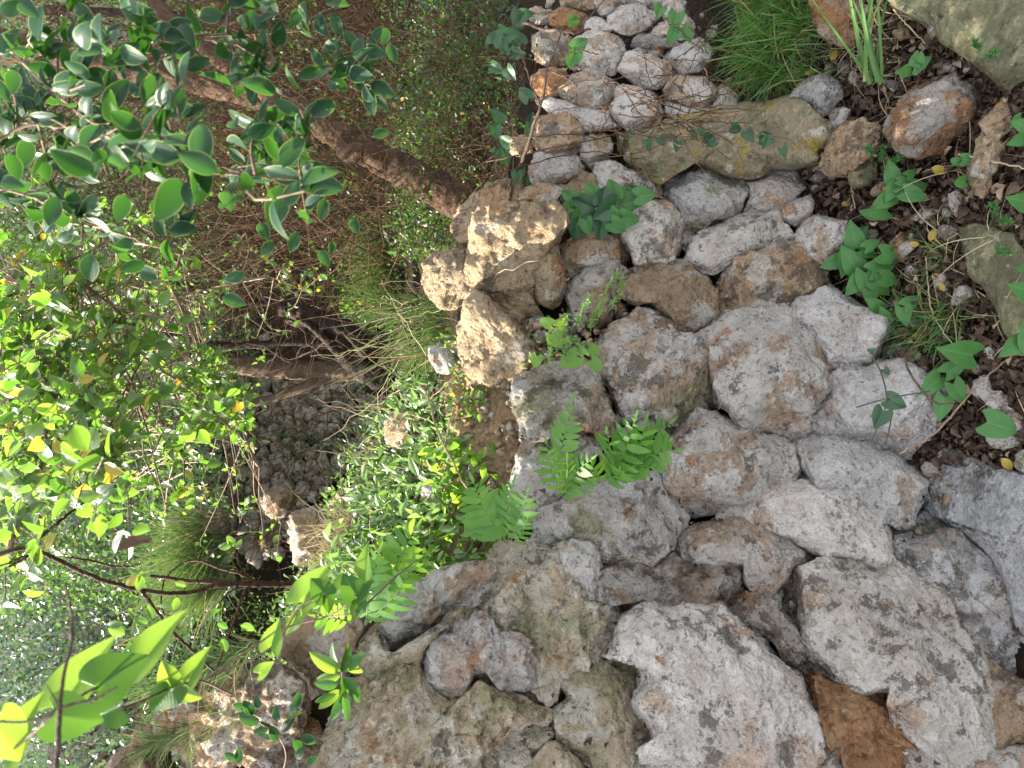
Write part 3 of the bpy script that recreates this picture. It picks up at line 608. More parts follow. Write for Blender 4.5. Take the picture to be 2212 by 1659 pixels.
for k, (mat, pts, label, d) in enumerate(BACK):
    stone(pp(pts), mat, label, name='slope_rock', cat='rock', seed=600 + k, dfn=(lambda dd: (lambda x, y: np.full(np.shape(x), dd)))(d), bulge=.7, rgh=1.6, group='rocks on the slope behind the wall')
# ------------------------------------------------------------------ ground
M['soil'] = soil_mat('dark_leafy_soil', (.024, .016, .011), (.045, .030, .020), (.09, .063, .044))
SX = [-6, -1.2, -.5, .14, .38, .63, 1.2, 1.6, 2.34, 4, 9]
SH = [2.6, 2.3, 2.1, 1.55, 1.06, .80, .90, .72, .58, .5, .4]


def terrain(x, y):
    q = -(.471 * x - .882 * y) - 1.277
    s = .882 * x + .471 * y
    H = np.interp(s, SX, SH)
    front = .03 * fbm(np.stack([x * 3, y * 3, 0 * x], -1), 5, 3)
    face = np.clip((q - .20) / .35, 0, None)
    bz = np.interp(y, [1, 2.2, 5, 7.8, 8.6, 9.2, 14, 30, 60, 120], [.95, .88, .60, .12, 1.6, 2.0, 3.6, 9.0, 20, 44])
    bz = bz + .5 * np.clip(-x - .05, 0, 4) * np.interp(y, [2, 9, 20], [1, .8, 0])
    w = np.clip((q - .35 * H - .2) / 1.1, 0, 1); w = w * w * (3 - 2 * w)
    top = H * (1 - w) + bz * w
    top = top + .05 * fbm(np.stack([x * 2.2, y * 2.2, 0 * x], -1), 8, 4) * np.clip(y / 3, .5, 4)
    return np.where(q < .2, front, np.minimum(face, top))


def tz(x, y): return float(terrain(np.array([float(x)]), np.array([float(y)]))[0])


def axis(lo, a, b, hi, fine, n_out):
    m = np.arange(a, b, fine)
    l = a - np.geomspace(fine, a - lo, n_out)[::-1]; r = b + np.geomspace(fine, hi - b, n_out)
    return np.concatenate([l, m, r])


gx = axis(-90, -2.2, 3.0, 90, .03, 34); gy = axis(-30, .2, 5.0, 130, .03, 40)
X, Y = np.meshgrid(gx, gy)
Z = terrain(X, Y)
near = ((X > -2.2) & (X < 3) & (Y > .2) & (Y < 5))
Z = Z + near * .018 * fbm(np.stack([X * 11, Y * 11, Z * 0], -1), 21, 4, .6)
gv = np.stack([X, Y, Z], -1).reshape(-1, 3)
nx, ny = len(gx), len(gy)
i = (np.arange(ny - 1)[:, None] * nx + np.arange(nx - 1)[None]).ravel()
ground = build('ground', gv, np.stack([i, i + 1, i + nx + 1, i + nx], 1), M['soil'])
tag(ground, kind='structure')


M['ledge_soil'] = soil_mat('crumbly_tan_earth', (.38, .25, .15), (.48, .34, .22), (.55, .43, .31))
lx, ly = np.meshgrid(np.arange(965, 1185, 3.0), np.arange(735, 1265, 3.0), indexing='ij')
lp_ = P(lx, ly, ledge_d(lx, ly) + .035); lp_ = lp_ + (fbm(lp_ * 9, 4, 3) * .045 + ridge(lp_ * 26, 5, 3) * .016 + fbm(lp_ * 110, 6, 2) * .006)[..., None] * np.array([-.2, -.6, .8])
_n = ly.shape[1]; ii = (np.arange(lx.shape[0] - 1)[:, None] * _n + np.arange(_n - 1)[None]).ravel()
tag(build('ledge_earth', lp_.reshape(-1, 3), np.stack([ii, ii + 1, ii + _n + 1, ii + _n], 1), M['ledge_soil']), kind='structure')


def on_ground(x, y, d0=.8, d1=40, n=260):
    """distance at which the ray through (x, y) meets the ground"""
    d = np.geomspace(d0, d1, n); p = P(np.full(n, x), np.full(n, y), d)
    below = p[:, 2] < terrain(p[:, 0], p[:, 1])
    k = int(np.argmax(below))
    return float(d[k]) if below.any() else d1


# the dry stone terrace walls in the background: one wall each, its small stones are the wall's own pattern
def terrace_wall(name, rect, dep, label, mat, seed, cell=26, poly=None):
    rng = np.random.default_rng(seed); x0, y0, x1, y1 = rect
    w = MB(); rows = int((x1 - x0) / cell) + 1
    root_d = dep(x0, (y0 + y1) / 2)
    for r in range(rows):
        x = x0 + r * cell; y = y0 + rng.uniform(-cell, 0)
        while y < y1:
            L = cell * rng.uniform(.8, 1.9); cx, cy = x + cell / 2 + rng.uniform(-3, 3), y + L / 2
            if poly is None or poly(cx, cy):
                d = dep(cx, cy) + rng.uniform(-.05, .05)
                u = np.linspace(-math.pi / 2, math.pi / 2, 6); vv = np.linspace(0, 2 * math.pi, 10, endpoint=False)
                U, V = np.meshgrid(u, vv, indexing='ij')
                sx = np.sign(np.cos(U)) * np.abs(np.cos(U)) ** .7
                px = cx + sx * np.cos(V) * cell * .66; py = cy + sx * np.sin(V) * L * .62
                dd = d - np.sin(U) * cell * .36 * d / F
                p = P(px, py, dd); p = p + .34 * cell * d / F * np.stack([fbm(p * 13 / 1.0, seed + k, 2) for k in range(3)], -1)
                n = 10; a = np.arange(5)[:, None] * n + np.arange(n)[None]; b = np.arange(5)[:, None] * n + (np.arange(n)[None] + 1) % n
                w.add(p.reshape(-1, 3), np.stack([a, b, b + n, a + n], -1).reshape(-1, 4))
            y += L
    t = np.linspace(0, 1, 12)
    back = MB()
    gxx, gyy = np.meshgrid(np.linspace(x0 - 10, x1 + 30, 14), np.linspace(y0 - 10, y1 + 10, 20), indexing='ij')
    dd = np.vectorize(dep)(gxx, gyy) + .12
    for off in (0, .5):
        pv = P(gxx, gyy, dd + off).reshape(-1, 3)
        ii = (np.arange(13)[:, None] * 20 + np.arange(19)[None]).ravel()
        back.add(pv, np.stack([ii, ii + 1, ii + 21, ii + 20], 1))
    o = empty(name, P(x1, (y0 + y1) / 2, dep(x1, (y0 + y1) / 2)))
    bpy.context.view_layer.update()
    tag(o, label, 'wall', 'old terrace walls on the slope')
    w.obj('stone_face', mat, o); back.obj('earth_core', M['soil'], o)
    return o


terrace_wall('terrace_wall', (430, 800, 840, 1190), lambda x, y: 7.6 + (1000 - y) * .0022 - (x - 640) * .0011, 'brown stone terrace wall beyond the dead twisted tree', M['brown'], 31,
             poly=lambda x, y: x < 840 - max(0, y - 880) * .75 and x > 440 - max(0, 950 - y) * .1)
terrace_wall('terrace_wall', (545, 545, 800, 725), lambda x, y: 8.4 + (640 - y) * .003 - (x - 640) * .0011, 'grey stone terrace wall between the leaning trunk and the dead tree', M['grey'], 37, cell=20,
             poly=lambda x, y: x < 790)
# ------------------------------------------------------------------ leaf shapes: (u along, v across -1..1, lift)
def lf_oval(n=6, w=.30, tip=.10, fold=.10, bend=.12, base=.0):
    u = np.linspace(0, 1, n)
    h = np.sin(np.pi * u ** .82) ** .72 * w; h[0] = .006; h[-1] = .002
    h = h * (1 - tip * u)
    v, uv = [], []
    for k in range(n):
        z = -bend * (u[k] - .45) ** 2
        for s in (-1, -.5, 0, .5, 1):
            v.append((u[k], s * h[k], z + fold * abs(s) * h[k] * 1.6 - .12 * fold * (abs(s) == 1) * h[k])); uv.append((u[k], s))
    f = [[k * 5 + j, k * 5 + j + 1, (k + 1) * 5 + j + 1, (k + 1) * 5 + j] for k in range(n - 1) for j in range(4)]
    return np.array(v), np.array(f), np.array(uv)


def lf_heart(w=.46, notch=.22, fold=.12, bend=.25, wave=.03, arrow=0.0):
    """heart shaped leaf, stalk joint at the origin"""
    n = 44; th = np.linspace(-math.pi, math.pi, n)
    # outline: lobes behind the joint, pointed tip in front
    out = []
    for t in th:
        a = abs(t) / math.pi                                # 0 tip .. 1 notch
        if a < .62:
            q = a / .62; x = 1 - (1 - .12) * q ** 1.15; y = w * (math.sin(q * math.pi / 2) ** (1.15 + arrow))
        else:
            q = (a - .62) / .38; x = .12 - (notch + .12) * math.sin(q * math.pi * .62) / 1.0 * (1 if q < .8 else (1 - (q - .8) * 3.2)); y = w * (1 - q * q) ** .6
        out.append((x, math.copysign(y, t) if a < 1 else 0.0))
    out = np.array(out); v, uv, f = [], [], []
    RN = 5
    for r in np.linspace(0, 1, RN + 1)[1:]:
        for k, (x, y) in enumerate(out):
            X, Y = x * r, y * r
            z = fold * abs(Y) * 1.2 - bend * X * X * .5 + wave * math.sin(k * .45) * r * r - .10 * (abs(Y) / w) ** 2 * fold * 2
            v.append((X, Y, z)); uv.append((max(X, 0), Y / w * 1.0 if r < 1 else math.copysign(1, Y) * max(abs(Y / w), .8)))
    v.append((0, 0, 0)); uv.append((0, 0)); c = len(v) - 1
    for r in range(RN - 1):
        for k in range(n - 1):
            f.append([r * n + k, (r + 1) * n + k, (r + 1) * n + k + 1, r * n + k + 1])
    for k in range(n - 1): f.append([c, k, k + 1, k + 1])
    return np.array(v), np.array(f), np.array(uv)


def lf_blade(n=4, w=.12, bend=.3):
    u = np.linspace(0, 1, n + 1); v = []
    for a in u:
        h = w * min(1, .45 + a * 2.0) * (1 - a ** 3.4) + .002
        v += [(a, -h, -bend * a * a), (a, h, -bend * a * a)]
    f = [[2 * k, 2 * k + 1, 2 * k + 3, 2 * k + 2] for k in range(n)]
    return np.array(v), np.array(f), np.array([(a, s) for a in u for s in (-1, 1)])


def lf_quad(w=.3, fold=.12):
    v = np.array([(0, 0, 0), (.45, -w, fold * w * 2), (1, 0, -.05), (.45, w, fold * w * 2)])
    return v, np.array([[0, 1, 2, 2], [0, 2, 3, 3]]), np.array([(0, 0), (.5, -1), (1, 0), (.5, 1)])


LF_NEAR = lf_oval(9, .285, .05, .22, .25); LF_MID = lf_oval(5, .30, .05, .20, .2)
LF_FAR = (np.array([(0, 0, 0), (.3, -.26, .06), (.75, -.22, .04), (1, 0, -.05), (.75, .22, .04), (.3, .26, .06)]), np.array([[0, 1, 2, 3], [0, 3, 4, 5]]), np.array([(0, 0), (.3, -1), (.7, -1), (1, 0), (.7, 1), (.3, 1)]))
LF_HEART = lf_heart(fold=.34); LF_ARROW = lf_heart(.36, .26, .16, .3, .02, .25); LF_ROUND = lf_heart(.52, .30, .05, .1, .03, -.5)
LF_BLADE = lf_blade(); LF_PINNA = lf_blade(4, .15, .18)


def norm(a): return a / (np.linalg.norm(a, axis=-1, keepdims=True) + 1e-9)


def leaves(tpl, base, direc, nrm, size, width=1.0):
    tv, tf, tu = tpl; base = np.atleast_2d(base); n = len(base)
    d = norm(np.atleast_2d(direc)); m = np.atleast_2d(nrm); sd = norm(np.cross(m, d)); m = np.cross(d, sd)
    L = np.broadcast_to(np.asarray(size, float), (n,)); Wd = np.broadcast_to(np.asarray(width, float), (n,)) * L
    v = base[:, None] + tv[None, :, 0, None] * (d * L[:, None])[:, None] + tv[None, :, 1, None] * (sd * Wd[:, None])[:, None] + tv[None, :, 2, None] * (m * L[:, None])[:, None]
    f = tf[None] + (np.arange(n) * len(tv))[:, None, None]
    return v.reshape(-1, 3), f.reshape(-1, tf.shape[1]), np.tile(tu, (n, 1))


def tri_fix(o):
    return o


def leaf_obj(name, parts, mat, parent=None, origin=None):
    vs, fs, us = [], [], []; n = 0
    for v, f, u in parts:
        vs.append(v); fs.append(f + n); us.append(u); n += len(v)
    v = np.concatenate(vs); f = np.concatenate(fs); u = np.concatenate(us)
    og = np.zeros(3) if origin is None else np.asarray(origin, float)
    if parent is not None: og = np.array(parent.location)
    tri = f[:, 2] == f[:, 3] if f.shape[1] == 4 else np.zeros(len(f), bool)
    q = f[~tri]; t = f[tri][:, :3]
    me = bpy.data.meshes.new(name)
    me.vertices.add(len(v)); me.vertices.foreach_set('co', (v - og).astype(np.float32).ravel())
    lp = np.concatenate([q.ravel(), t.ravel()]).astype(np.int32)
    me.loops.add(len(lp)); me.loops.foreach_set('vertex_index', lp)
    k = q.shape[1]
    ls = np.concatenate([np.arange(len(q)) * k, len(q) * k + np.arange(len(t)) * 3]).astype(np.int32)
    lt = np.concatenate([np.full(len(q), k), np.full(len(t), 3)]).astype(np.int32)
    me.polygons.add(len(ls)); me.polygons.foreach_set('loop_start', ls); me.polygons.foreach_set('loop_total', lt)
    l = me.uv_layers.new(name='UVMap'); l.data.foreach_set('uv', u[lp].astype(np.float32).ravel())
    me.update(calc_edges=True); me.polygons.foreach_set('use_smooth', [True] * len(ls))
    o = bpy.data.objects.new(name, me); COL.objects.link(o); me.materials.append(mat)
    if parent is not None: o.parent = parent
    else: o.location = tuple(og)
    return o


def rdir(n, bias=(0, 0, 0), k=1.0, rng=RNG):
    return norm(rng.normal(size=(n, 3)) * k + np.asarray(bias, float))


# materials of the plants
M['leaf_dark'] = leaf_mat('glossy_dark_green_leaf', (.008, .032, .020), (.020, .052, .027), (.05, .19, .02), (.10, .30, .03), rough=.36, spec=.2, trans=.22, veins=.5, margin=.55, blight=.3)
M['leaf_mid'] = leaf_mat('fresh_green_small_leaf', (.030, .075, .020), (.06, .115, .028), (.13, .33, .025), (.28, .50, .05), rough=.30, spec=.55, trans=.42, margin=.45, veins=.2, third=(.05, (.30, .24, .03), (.60, .45, .04)))
M['leaf_far'] = leaf_mat('distant_foliage', (.028, .065, .032), (.070, .115, .045), (.08, .19, .03), (.20, .36, .06), rough=.24, spec=.8, trans=.30, third=(.04, (.22, .17, .05), (.4, .3, .05)))
M['leaf_haze'] = leaf_mat('haze_tinted_hillside_leaf', (.045, .080, .058), (.10, .145, .115), (.07, .15, .05), (.16, .27, .10), rough=.28, spec=.9, trans=.25)  # bluish haze over the far hillside put into the leaf colour
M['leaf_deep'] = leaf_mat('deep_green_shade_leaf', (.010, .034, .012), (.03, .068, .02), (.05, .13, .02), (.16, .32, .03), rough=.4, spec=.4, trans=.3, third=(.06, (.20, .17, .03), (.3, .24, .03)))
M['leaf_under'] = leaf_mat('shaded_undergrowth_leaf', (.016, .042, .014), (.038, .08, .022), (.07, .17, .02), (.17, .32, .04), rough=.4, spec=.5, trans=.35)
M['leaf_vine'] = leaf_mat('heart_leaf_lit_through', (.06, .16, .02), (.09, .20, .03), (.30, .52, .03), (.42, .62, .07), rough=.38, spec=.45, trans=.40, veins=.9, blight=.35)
M['leaf_vine_shade'] = leaf_mat('heart_leaf_painted_shade', (.025, .085, .015), (.04, .11, .02), (.085, .20, .015), (.12, .26, .02), rough=.45, spec=.2, trans=.34, veins=.9)  # shaded copy of the vine leaf: shadow painted in as darker green
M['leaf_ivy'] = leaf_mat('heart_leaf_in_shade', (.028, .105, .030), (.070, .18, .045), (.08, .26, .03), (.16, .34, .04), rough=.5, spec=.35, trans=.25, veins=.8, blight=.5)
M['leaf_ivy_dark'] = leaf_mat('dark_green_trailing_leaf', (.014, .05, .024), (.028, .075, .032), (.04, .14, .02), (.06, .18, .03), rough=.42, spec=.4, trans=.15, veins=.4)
M['fern'] = leaf_mat('fern_green', (.045, .14, .025), (.075, .20, .03), (.22, .50, .03), (.36, .62, .05), rough=.45, spec=.4, trans=.40)
M['grass'] = leaf_mat('grass_green', (.045, .12, .03), (.10, .20, .045), (.12, .28, .03), (.22, .38, .05), rough=.45, spec=.4, trans=.3, third=(.12, (.30, .25, .12), (.3, .25, .1)))
M['grass_soft'] = leaf_mat('soft_grey_green_grass', (.045, .085, .035), (.09, .14, .055), (.08, .17, .03), (.16, .27, .05), rough=.45, spec=.4, trans=.3, third=(.15, (.24, .21, .11), (.25, .2, .1)))
M['straw'] = leaf_mat('dry_straw', (.34, .26, .16), (.48, .40, .28), (.3, .22, .1), (.4, .3, .15), rough=.6, spec=.3, trans=.2)
M['litter'] = leaf_mat('dry_brown_leaf', (.030, .020, .014), (.12, .078, .055), (.05, .03, .015), (.1, .06, .03), rough=.75, spec=.2, trans=.06, third=(.04, (.36, .26, .19), (.3, .2, .1)))
M['yellow_leaf'] = leaf_mat('yellowed_leaf', (.32, .25, .04), (.42, .30, .05), (.6, .4, .05), (.7, .45, .06), rough=.5, spec=.4, trans=.25, veins=.4, blight=.7)
M['needle'] = leaf_mat('feathery_green', (.10, .20, .05), (.16, .28, .08), (.25, .5, .06), (.4, .62, .1), rough=.5, trans=.35)
M['bark'] = bark_mat('brown_bark', (.028, .014, .007), (.066, .036, .018), .9, .9)
M['bark_dark'] = bark_mat('dark_dead_bark', (.014, .008, .006), (.034, .020, .014), .8, 1.0)
M['bark_pale'] = bark_mat('pale_trunk_bark', (.07, .046, .03), (.13, .09, .06), .7, .9)
M['twig'] = bark_mat('twig_bark', (.13, .085, .06), (.24, .17, .13), 2.5, .4)
M['twig_dark'] = bark_mat('dark_twig_bark', (.045, .03, .025), (.10, .07, .055), 2.5, .4)
M['thicket'] = bark_mat('thicket_twigs', (.016, .008, .004), (.095, .052, .024), 3.0, .2)

# ------------------------------------------------------------------ trees
def trunk(name, pts, label, cat, mat, group=None, branches=(), sides=26, wob=.22, n=60, branch_name='limb', groove=None):
    """pts: x, y, distance, width in view pixels"""
    c = curve(pts, n); p = P(c[:, 0], c[:, 1], c[:, 2]); r = c[:, 3] / 2 * c[:, 2] / F
    o = empty(name, p[0]); tag(o, label, cat, group); bpy.context.view_layer.update()
    m = MB(); m.tube(p, r, sides, wob)
    if groove:                                             # a rotten slit in the trunk
        v = m.v[0]; rel = v - CAM; dd = rel @ FW; X = W0 / 2 + (rel @ RT) / dd * F; Y = H0 / 2 - (rel @ UP) / dd * F
        a, b = np.array(groove[0], float), np.array(groove[1], float); q = np.stack([X, Y], 1); t = np.clip(((q - a) @ (b - a)) / ((b - a) @ (b - a)), 0, 1)
        ds = np.linalg.norm(q - (a + t[:, None] * (b - a)), axis=1); front = dd < np.interp(X, c[::-1, 0], c[::-1, 2])
        m.v[0] = v + FW * (.075 * np.clip(1 - ds / 9.0, 0, 1) ** .6 * front)[:, None] * 1.0
    m.obj('trunk', M[mat], o)
    for b in branches:
        c = curve(b, 40); p = P(c[:, 0], c[:, 1], c[:, 2]); r = c[:, 3] / 2 * c[:, 2] / F
        m = MB(); m.tube(p, r, 14, wob); m.obj(branch_name, M[mat], o)
    return o


lean = trunk('leaning_tree', [(1035, 462, 2.62, 96), (1000, 440, 2.66, 82), (925, 398, 2.74, 74), (830, 348, 2.82, 64), (745, 300, 2.9, 60), (650, 244, 3.0, 56), (560, 208, 3.06, 54), (430, 178, 3.12, 52), (330, 155, 3.15, 58), (150, 118, 3.2, 62), (-60, 95, 3.2, 60), (-260, 90, 3.2, 50)],
             'tree with a thick brown trunk leaning out from behind the wall', 'tree', 'bark', n=260, sides=110, groove=((742, 322), (822, 360)),
             branches=[[(640, 245, 3.0, 50), (560, 190, 3.02, 44), (500, 150, 3.05, 40), (430, 95, 3.1, 36), (350, 20, 3.2, 32), (280, -80, 3.3, 26)],
                       [(860, 375, 2.80, 30), (800, 335, 2.76, 44), (750, 330, 2.78, 40), (735, 305, 2.86, 20)]])
dead = trunk('dead_tree', [(905, 868, 4.1, 60), (860, 845, 4.1, 52), (815, 815, 4.12, 56), (775, 785, 4.15, 60), (740, 745, 4.15, 46), (700, 705, 4.15, 40), (670, 690, 4.15, 34), (640, 695, 4.15, 22), (618, 690, 4.15, 14)],
             'twisted dark dead tree forking on the slope behind the wall', 'tree', 'bark_dark',
             branches=[[(800, 770, 4.1, 40), (765, 725, 4.1, 40), (720, 702, 4.1, 42), (670, 680, 4.1, 40), (630, 669, 4.1, 36), (605, 667, 4.1, 30)],
                       [(735, 765, 4.1, 24), (700, 730, 4.08, 18), (665, 700, 4.05, 14), (640, 690, 4.05, 10)],
                       [(850, 835, 4.1, 24), (820, 850, 4.05, 18), (790, 846, 4.0, 10)]], wob=.45)
back1 = trunk('background_tree', [(800, 800, 5.5, 46), (760, 800, 5.5, 44), (715, 802, 5.5, 42), (650, 800, 5.5, 40), (560, 792, 5.5, 42), (420, 782, 5.5, 40), (250, 775, 5.5, 36), (60, 770, 5.5, 30), (-60, 760, 5.5, 24)],
              'pale straight trunk rising behind the dead tree', 'tree', 'bark_pale', 'trees in the thicket',
              branches=[[(735, 802, 5.5, 26), (690, 822, 5.48, 24), (640, 842, 5.45, 22), (580, 862, 5.45, 18), (500, 880, 5.4, 16), (420, 900, 5.4, 13), (330, 915, 5.4, 8)]])
for k, (pts, lab, mt) in enumerate([
    ([(870, 330, 4.2, 26), (700, 290, 4.3, 24), (560, 262, 4.4, 24), (420, 250, 4.5, 22), (250, 200, 4.5, 20), (60, 140, 4.5, 18)], 'thin stem running just behind the leaning trunk', 'bark'),
    ([(980, 165, 3.4, 26), (900, 140, 3.5, 26), (780, 95, 3.6, 24), (640, 60, 3.7, 24), (480, 40, 3.8, 22), (300, 30, 3.9, 20), (100, 20, 4, 18)], 'dark leaning stem near the top edge above the leaning trunk', 'bark_dark'),
    ([(790, 600, 5.0, 22), (700, 610, 5.0, 20), (600, 655, 5.0, 16), (480, 640, 5, 16), (330, 600, 5, 12)], 'dark crooked stem reaching past the blunt dead limb', 'bark_dark'),
    ([(760, 745, 5.3, 16), (620, 740, 5.3, 14), (480, 745, 5.3, 14), (350, 720, 5.3, 12), (250, 690, 5.3, 9)], 'slim dark stem alongside the pale straight trunk', 'bark_dark'),
    ([(900, 245, 3.5, 22), (820, 205, 3.6, 22), (700, 160, 3.7, 20), (540, 120, 3.8, 18), (380, 90, 3.9, 16)], 'brown stem half hidden by twigs between the two leaning trunks', 'bark'),
]):
    trunk('thicket_stem', pts, lab, 'tree stem', mt, 'stems in the thicket', n=40, sides=12)

# ------------------------------------------------------------------ twig thicket behind the wall (nobody could count it)
def thicket(name, n, box, drange, ang, mat, seed, lrange=(120, 420), wr=(.0011, .0028), bend=70, sides=3):
    rng = np.random.default_rng(seed); m = MB()
    for k in range(n):
        x = rng.uniform(box[0], box[2]); y = rng.uniform(box[1], box[3]); d = rng.uniform(*drange)
        L = rng.uniform(*lrange); a = rng.normal(ang, .55) if rng.random() < .75 else rng.uniform(0, 6.3)
        b = rng.normal(0, bend); x2, y2 = x - math.cos(a) * L, y + math.sin(a) * L
        mx, my = (x + x2) / 2 - math.sin(a) * b, (y + y2) / 2 - math.cos(a) * b
        d2 = d + rng.normal(0, .25)
        c = curve([(x, y, d), (mx + rng.normal(0, 10), my + rng.normal(0, 10), (d + d2) / 2), (x2, y2, d2)], 9)
        c[1:-1, :2] += rng.normal(0, 3.5, (7, 2))
        r = rng.uniform(*wr) * d / 2.5
        m.tube(P(c[:, 0], c[:, 1], c[:, 2]), np.linspace(r, r * .35, 9), sides)
    o = m.obj(name, M[mat]); tag(o, kind='stuff'); return o


thicket('dry_twig_thicket', 1150, (480, -60, 1120, 560), (2.9, 5.2), .05, 'thicket', 3)
thicket('dry_twig_thicket', 500, (250, 380, 900, 640), (4.4, 5.8), .0, 'thicket', 4)
thicket('dry_twig_thicket', 420, (100, -60, 900, 300), (3.4, 4.8), .0, 'thicket', 5, wr=(.0014, .0035))
thicket('dry_twig_thicket', 170, (520, 560, 980, 1200), (5.6, 7.0), .2, 'thicket', 6, lrange=(60, 260), bend=30)
thicket('dry_twig_thicket', 200, (840, 640, 1100, 1250), (2.2, 3.8), .2, 'straw', 8, lrange=(40, 200), bend=30, wr=(.0007, .0016))
thicket('dry_twig_thicket', 160, (400, 60, 1060, 480), (2.35, 2.7), .15, 'thicket', 19, lrange=(100, 360), bend=60, wr=(.0007, .0015))
thicket('dry_twig_thicket', 260, (950, 60, 1130, 420), (2.45, 3.3), .15, 'thicket', 9, lrange=(60, 260), bend=40, wr=(.0008, .0018))


def leaf_cloud(name, tpl, n, box, drange, size, mat, seed, cluster=(6, .09), keep=None, nb=(0, 0, 1), db=(0, 0, -.2), width=1.0, kind='stuff', parent=None, origin=None):
    rng = np.random.default_rng(seed); nc = max(1, n // cluster[0])
    x = rng.uniform(box[0], box[2], nc); y = rng.uniform(box[1], box[3], nc); d = rng.uniform(*drange, nc)
    if keep is not None:
        k = keep(x, y, rng); x, y, d = x[k], y[k], d[k]
    c = P(x, y, d); ax = rdir(len(c), (0, 0, -.2), 1, rng)
    t = rng.uniform(-1, 1, (len(c), cluster[0]))
    sc = cluster[1]
    b = (c[:, None] + ax[:, None] * t[..., None] * sc + rng.normal(0, sc * .22, (len(c), cluster[0], 3))).reshape(-1, 3)
    dr = norm(np.repeat(ax, cluster[0], 0) * .7 + rng.normal(size=b.shape) + np.asarray(db)); nm = rdir(len(b), nb, .75, rng)
    L = size * rng.uniform(.6, 1.3, len(b))
    o = leaf_obj(name, [leaves(tpl, b, dr, nm, L, width)], M[mat], parent, origin)
    if kind: tag(o, kind=kind)
    return o


# green bits in and under the thicket
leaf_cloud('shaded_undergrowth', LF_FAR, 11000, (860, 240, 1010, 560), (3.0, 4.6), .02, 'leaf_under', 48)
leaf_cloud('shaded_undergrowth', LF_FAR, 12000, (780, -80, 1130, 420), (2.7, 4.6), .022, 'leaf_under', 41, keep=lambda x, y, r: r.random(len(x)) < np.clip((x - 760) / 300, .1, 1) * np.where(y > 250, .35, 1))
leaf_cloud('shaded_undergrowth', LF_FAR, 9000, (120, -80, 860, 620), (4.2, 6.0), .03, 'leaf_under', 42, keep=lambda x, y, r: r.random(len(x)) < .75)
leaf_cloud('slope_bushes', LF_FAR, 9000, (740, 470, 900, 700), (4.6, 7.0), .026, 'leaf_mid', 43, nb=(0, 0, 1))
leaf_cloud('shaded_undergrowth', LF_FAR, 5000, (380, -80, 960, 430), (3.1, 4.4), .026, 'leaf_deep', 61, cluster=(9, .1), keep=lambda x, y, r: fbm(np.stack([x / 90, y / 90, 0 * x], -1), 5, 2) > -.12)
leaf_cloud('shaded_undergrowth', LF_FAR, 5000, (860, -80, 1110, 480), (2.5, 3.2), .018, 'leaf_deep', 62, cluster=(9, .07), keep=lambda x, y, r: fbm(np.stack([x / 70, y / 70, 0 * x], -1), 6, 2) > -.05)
thicket('dry_twig_thicket', 30, (600, 640, 860, 870), (3.9, 4.4), .15, 'twig_dark', 63, lrange=(40, 170), bend=26, wr=(.0012, .0035))
# evergreen bushes on the slope beyond, reaching to the upper edge of what one sees
leaf_cloud('hillside_foliage', LF_FAR, 42000, (-140, 430, 480, 1330), (5.0, 8.5), .040, 'leaf_far', 44, cluster=(8, .12))
leaf_cloud('hillside_foliage', LF_FAR, 44000, (-140, 1000, 470, 1750), (6.0, 13.0), .060, 'leaf_haze', 45, cluster=(8, .2))
leaf_cloud('hillside_foliage', LF_FAR, 26000, (-140, -140, 480, 620), (5.5, 9.0), .045, 'leaf_far', 46, cluster=(8, .14))
leaf_cloud('hillside_foliage', LF_FAR, 7000, (420, 560, 560, 900), (7.0, 9.0), .035, 'leaf_far', 47, cluster=(8, .12), keep=lambda x, y, r: r.random(len(x)) < .5)
# ------------------------------------------------------------------ leaning tree's crown, out of view, its spread laid out to cast shade
rng = np.random.default_rng(91)
cc = []
for k in range(900):
    yy = rng.uniform(2.8, 11.5); cc.append((rng.uniform(-1.5 - max(0, yy - 5.0) * .35, 3.6), yy, 2.15 + yy * .36 + rng.uniform(0, .9)))
for k in range(14): cc.append((rng.normal(-2.62, .2), rng.normal(2.83, .14), rng.normal(3.35, .15)))  # unseen clusters added beside the crown only to shade the corner slab
cc = np.array(cc)
cb = (cc[:, None] + rng.normal(0, .13, (len(cc), 26, 3))).reshape(-1, 3)
shade_crown = leaf_obj('shade_crown', [leaves(LF_FAR, cb, rdir(len(cb), (0, 0, -.4), 1, rng), rdir(len(cb), (0, 0, 1.2), 1, rng), .065 * rng.uniform(.7, 1.3, len(cb)))], M['leaf_far'], lean)

# ------------------------------------------------------------------ near evergreen shrub: branches traced, leaves set along them
def vpx(x, y, d): return P(np.array([x]), np.array([y]), np.array([d]))[0]


def leaf_at(x, y, L, ang, d, roll=0.0, tilt=0.0, tpl=None, w=1.0):
    """leaf whose stalk is at view point (x, y), L view pixels long, pointing ang degrees (0 = picture right, 90 = picture down)"""
    a = R(ang); b = vpx(x, y, d); dd = d * (1 + tilt * .1)
    e = vpx(x + math.cos(a) * L, y + math.sin(a) * L, d) + FW * tilt * L * d / F
    dr = e - b; ln = np.linalg.norm(dr); dr = dr / ln
    n = CAM - b; n = n / np.linalg.norm(n); n = n - dr * (n @ dr); n /= np.linalg.norm(n)
    s = np.cross(n, dr); n = n * math.cos(R(roll)) + s * math.sin(R(roll))
    return leaves(tpl or LF_NEAR, b[None], dr[None], n[None], ln, w)


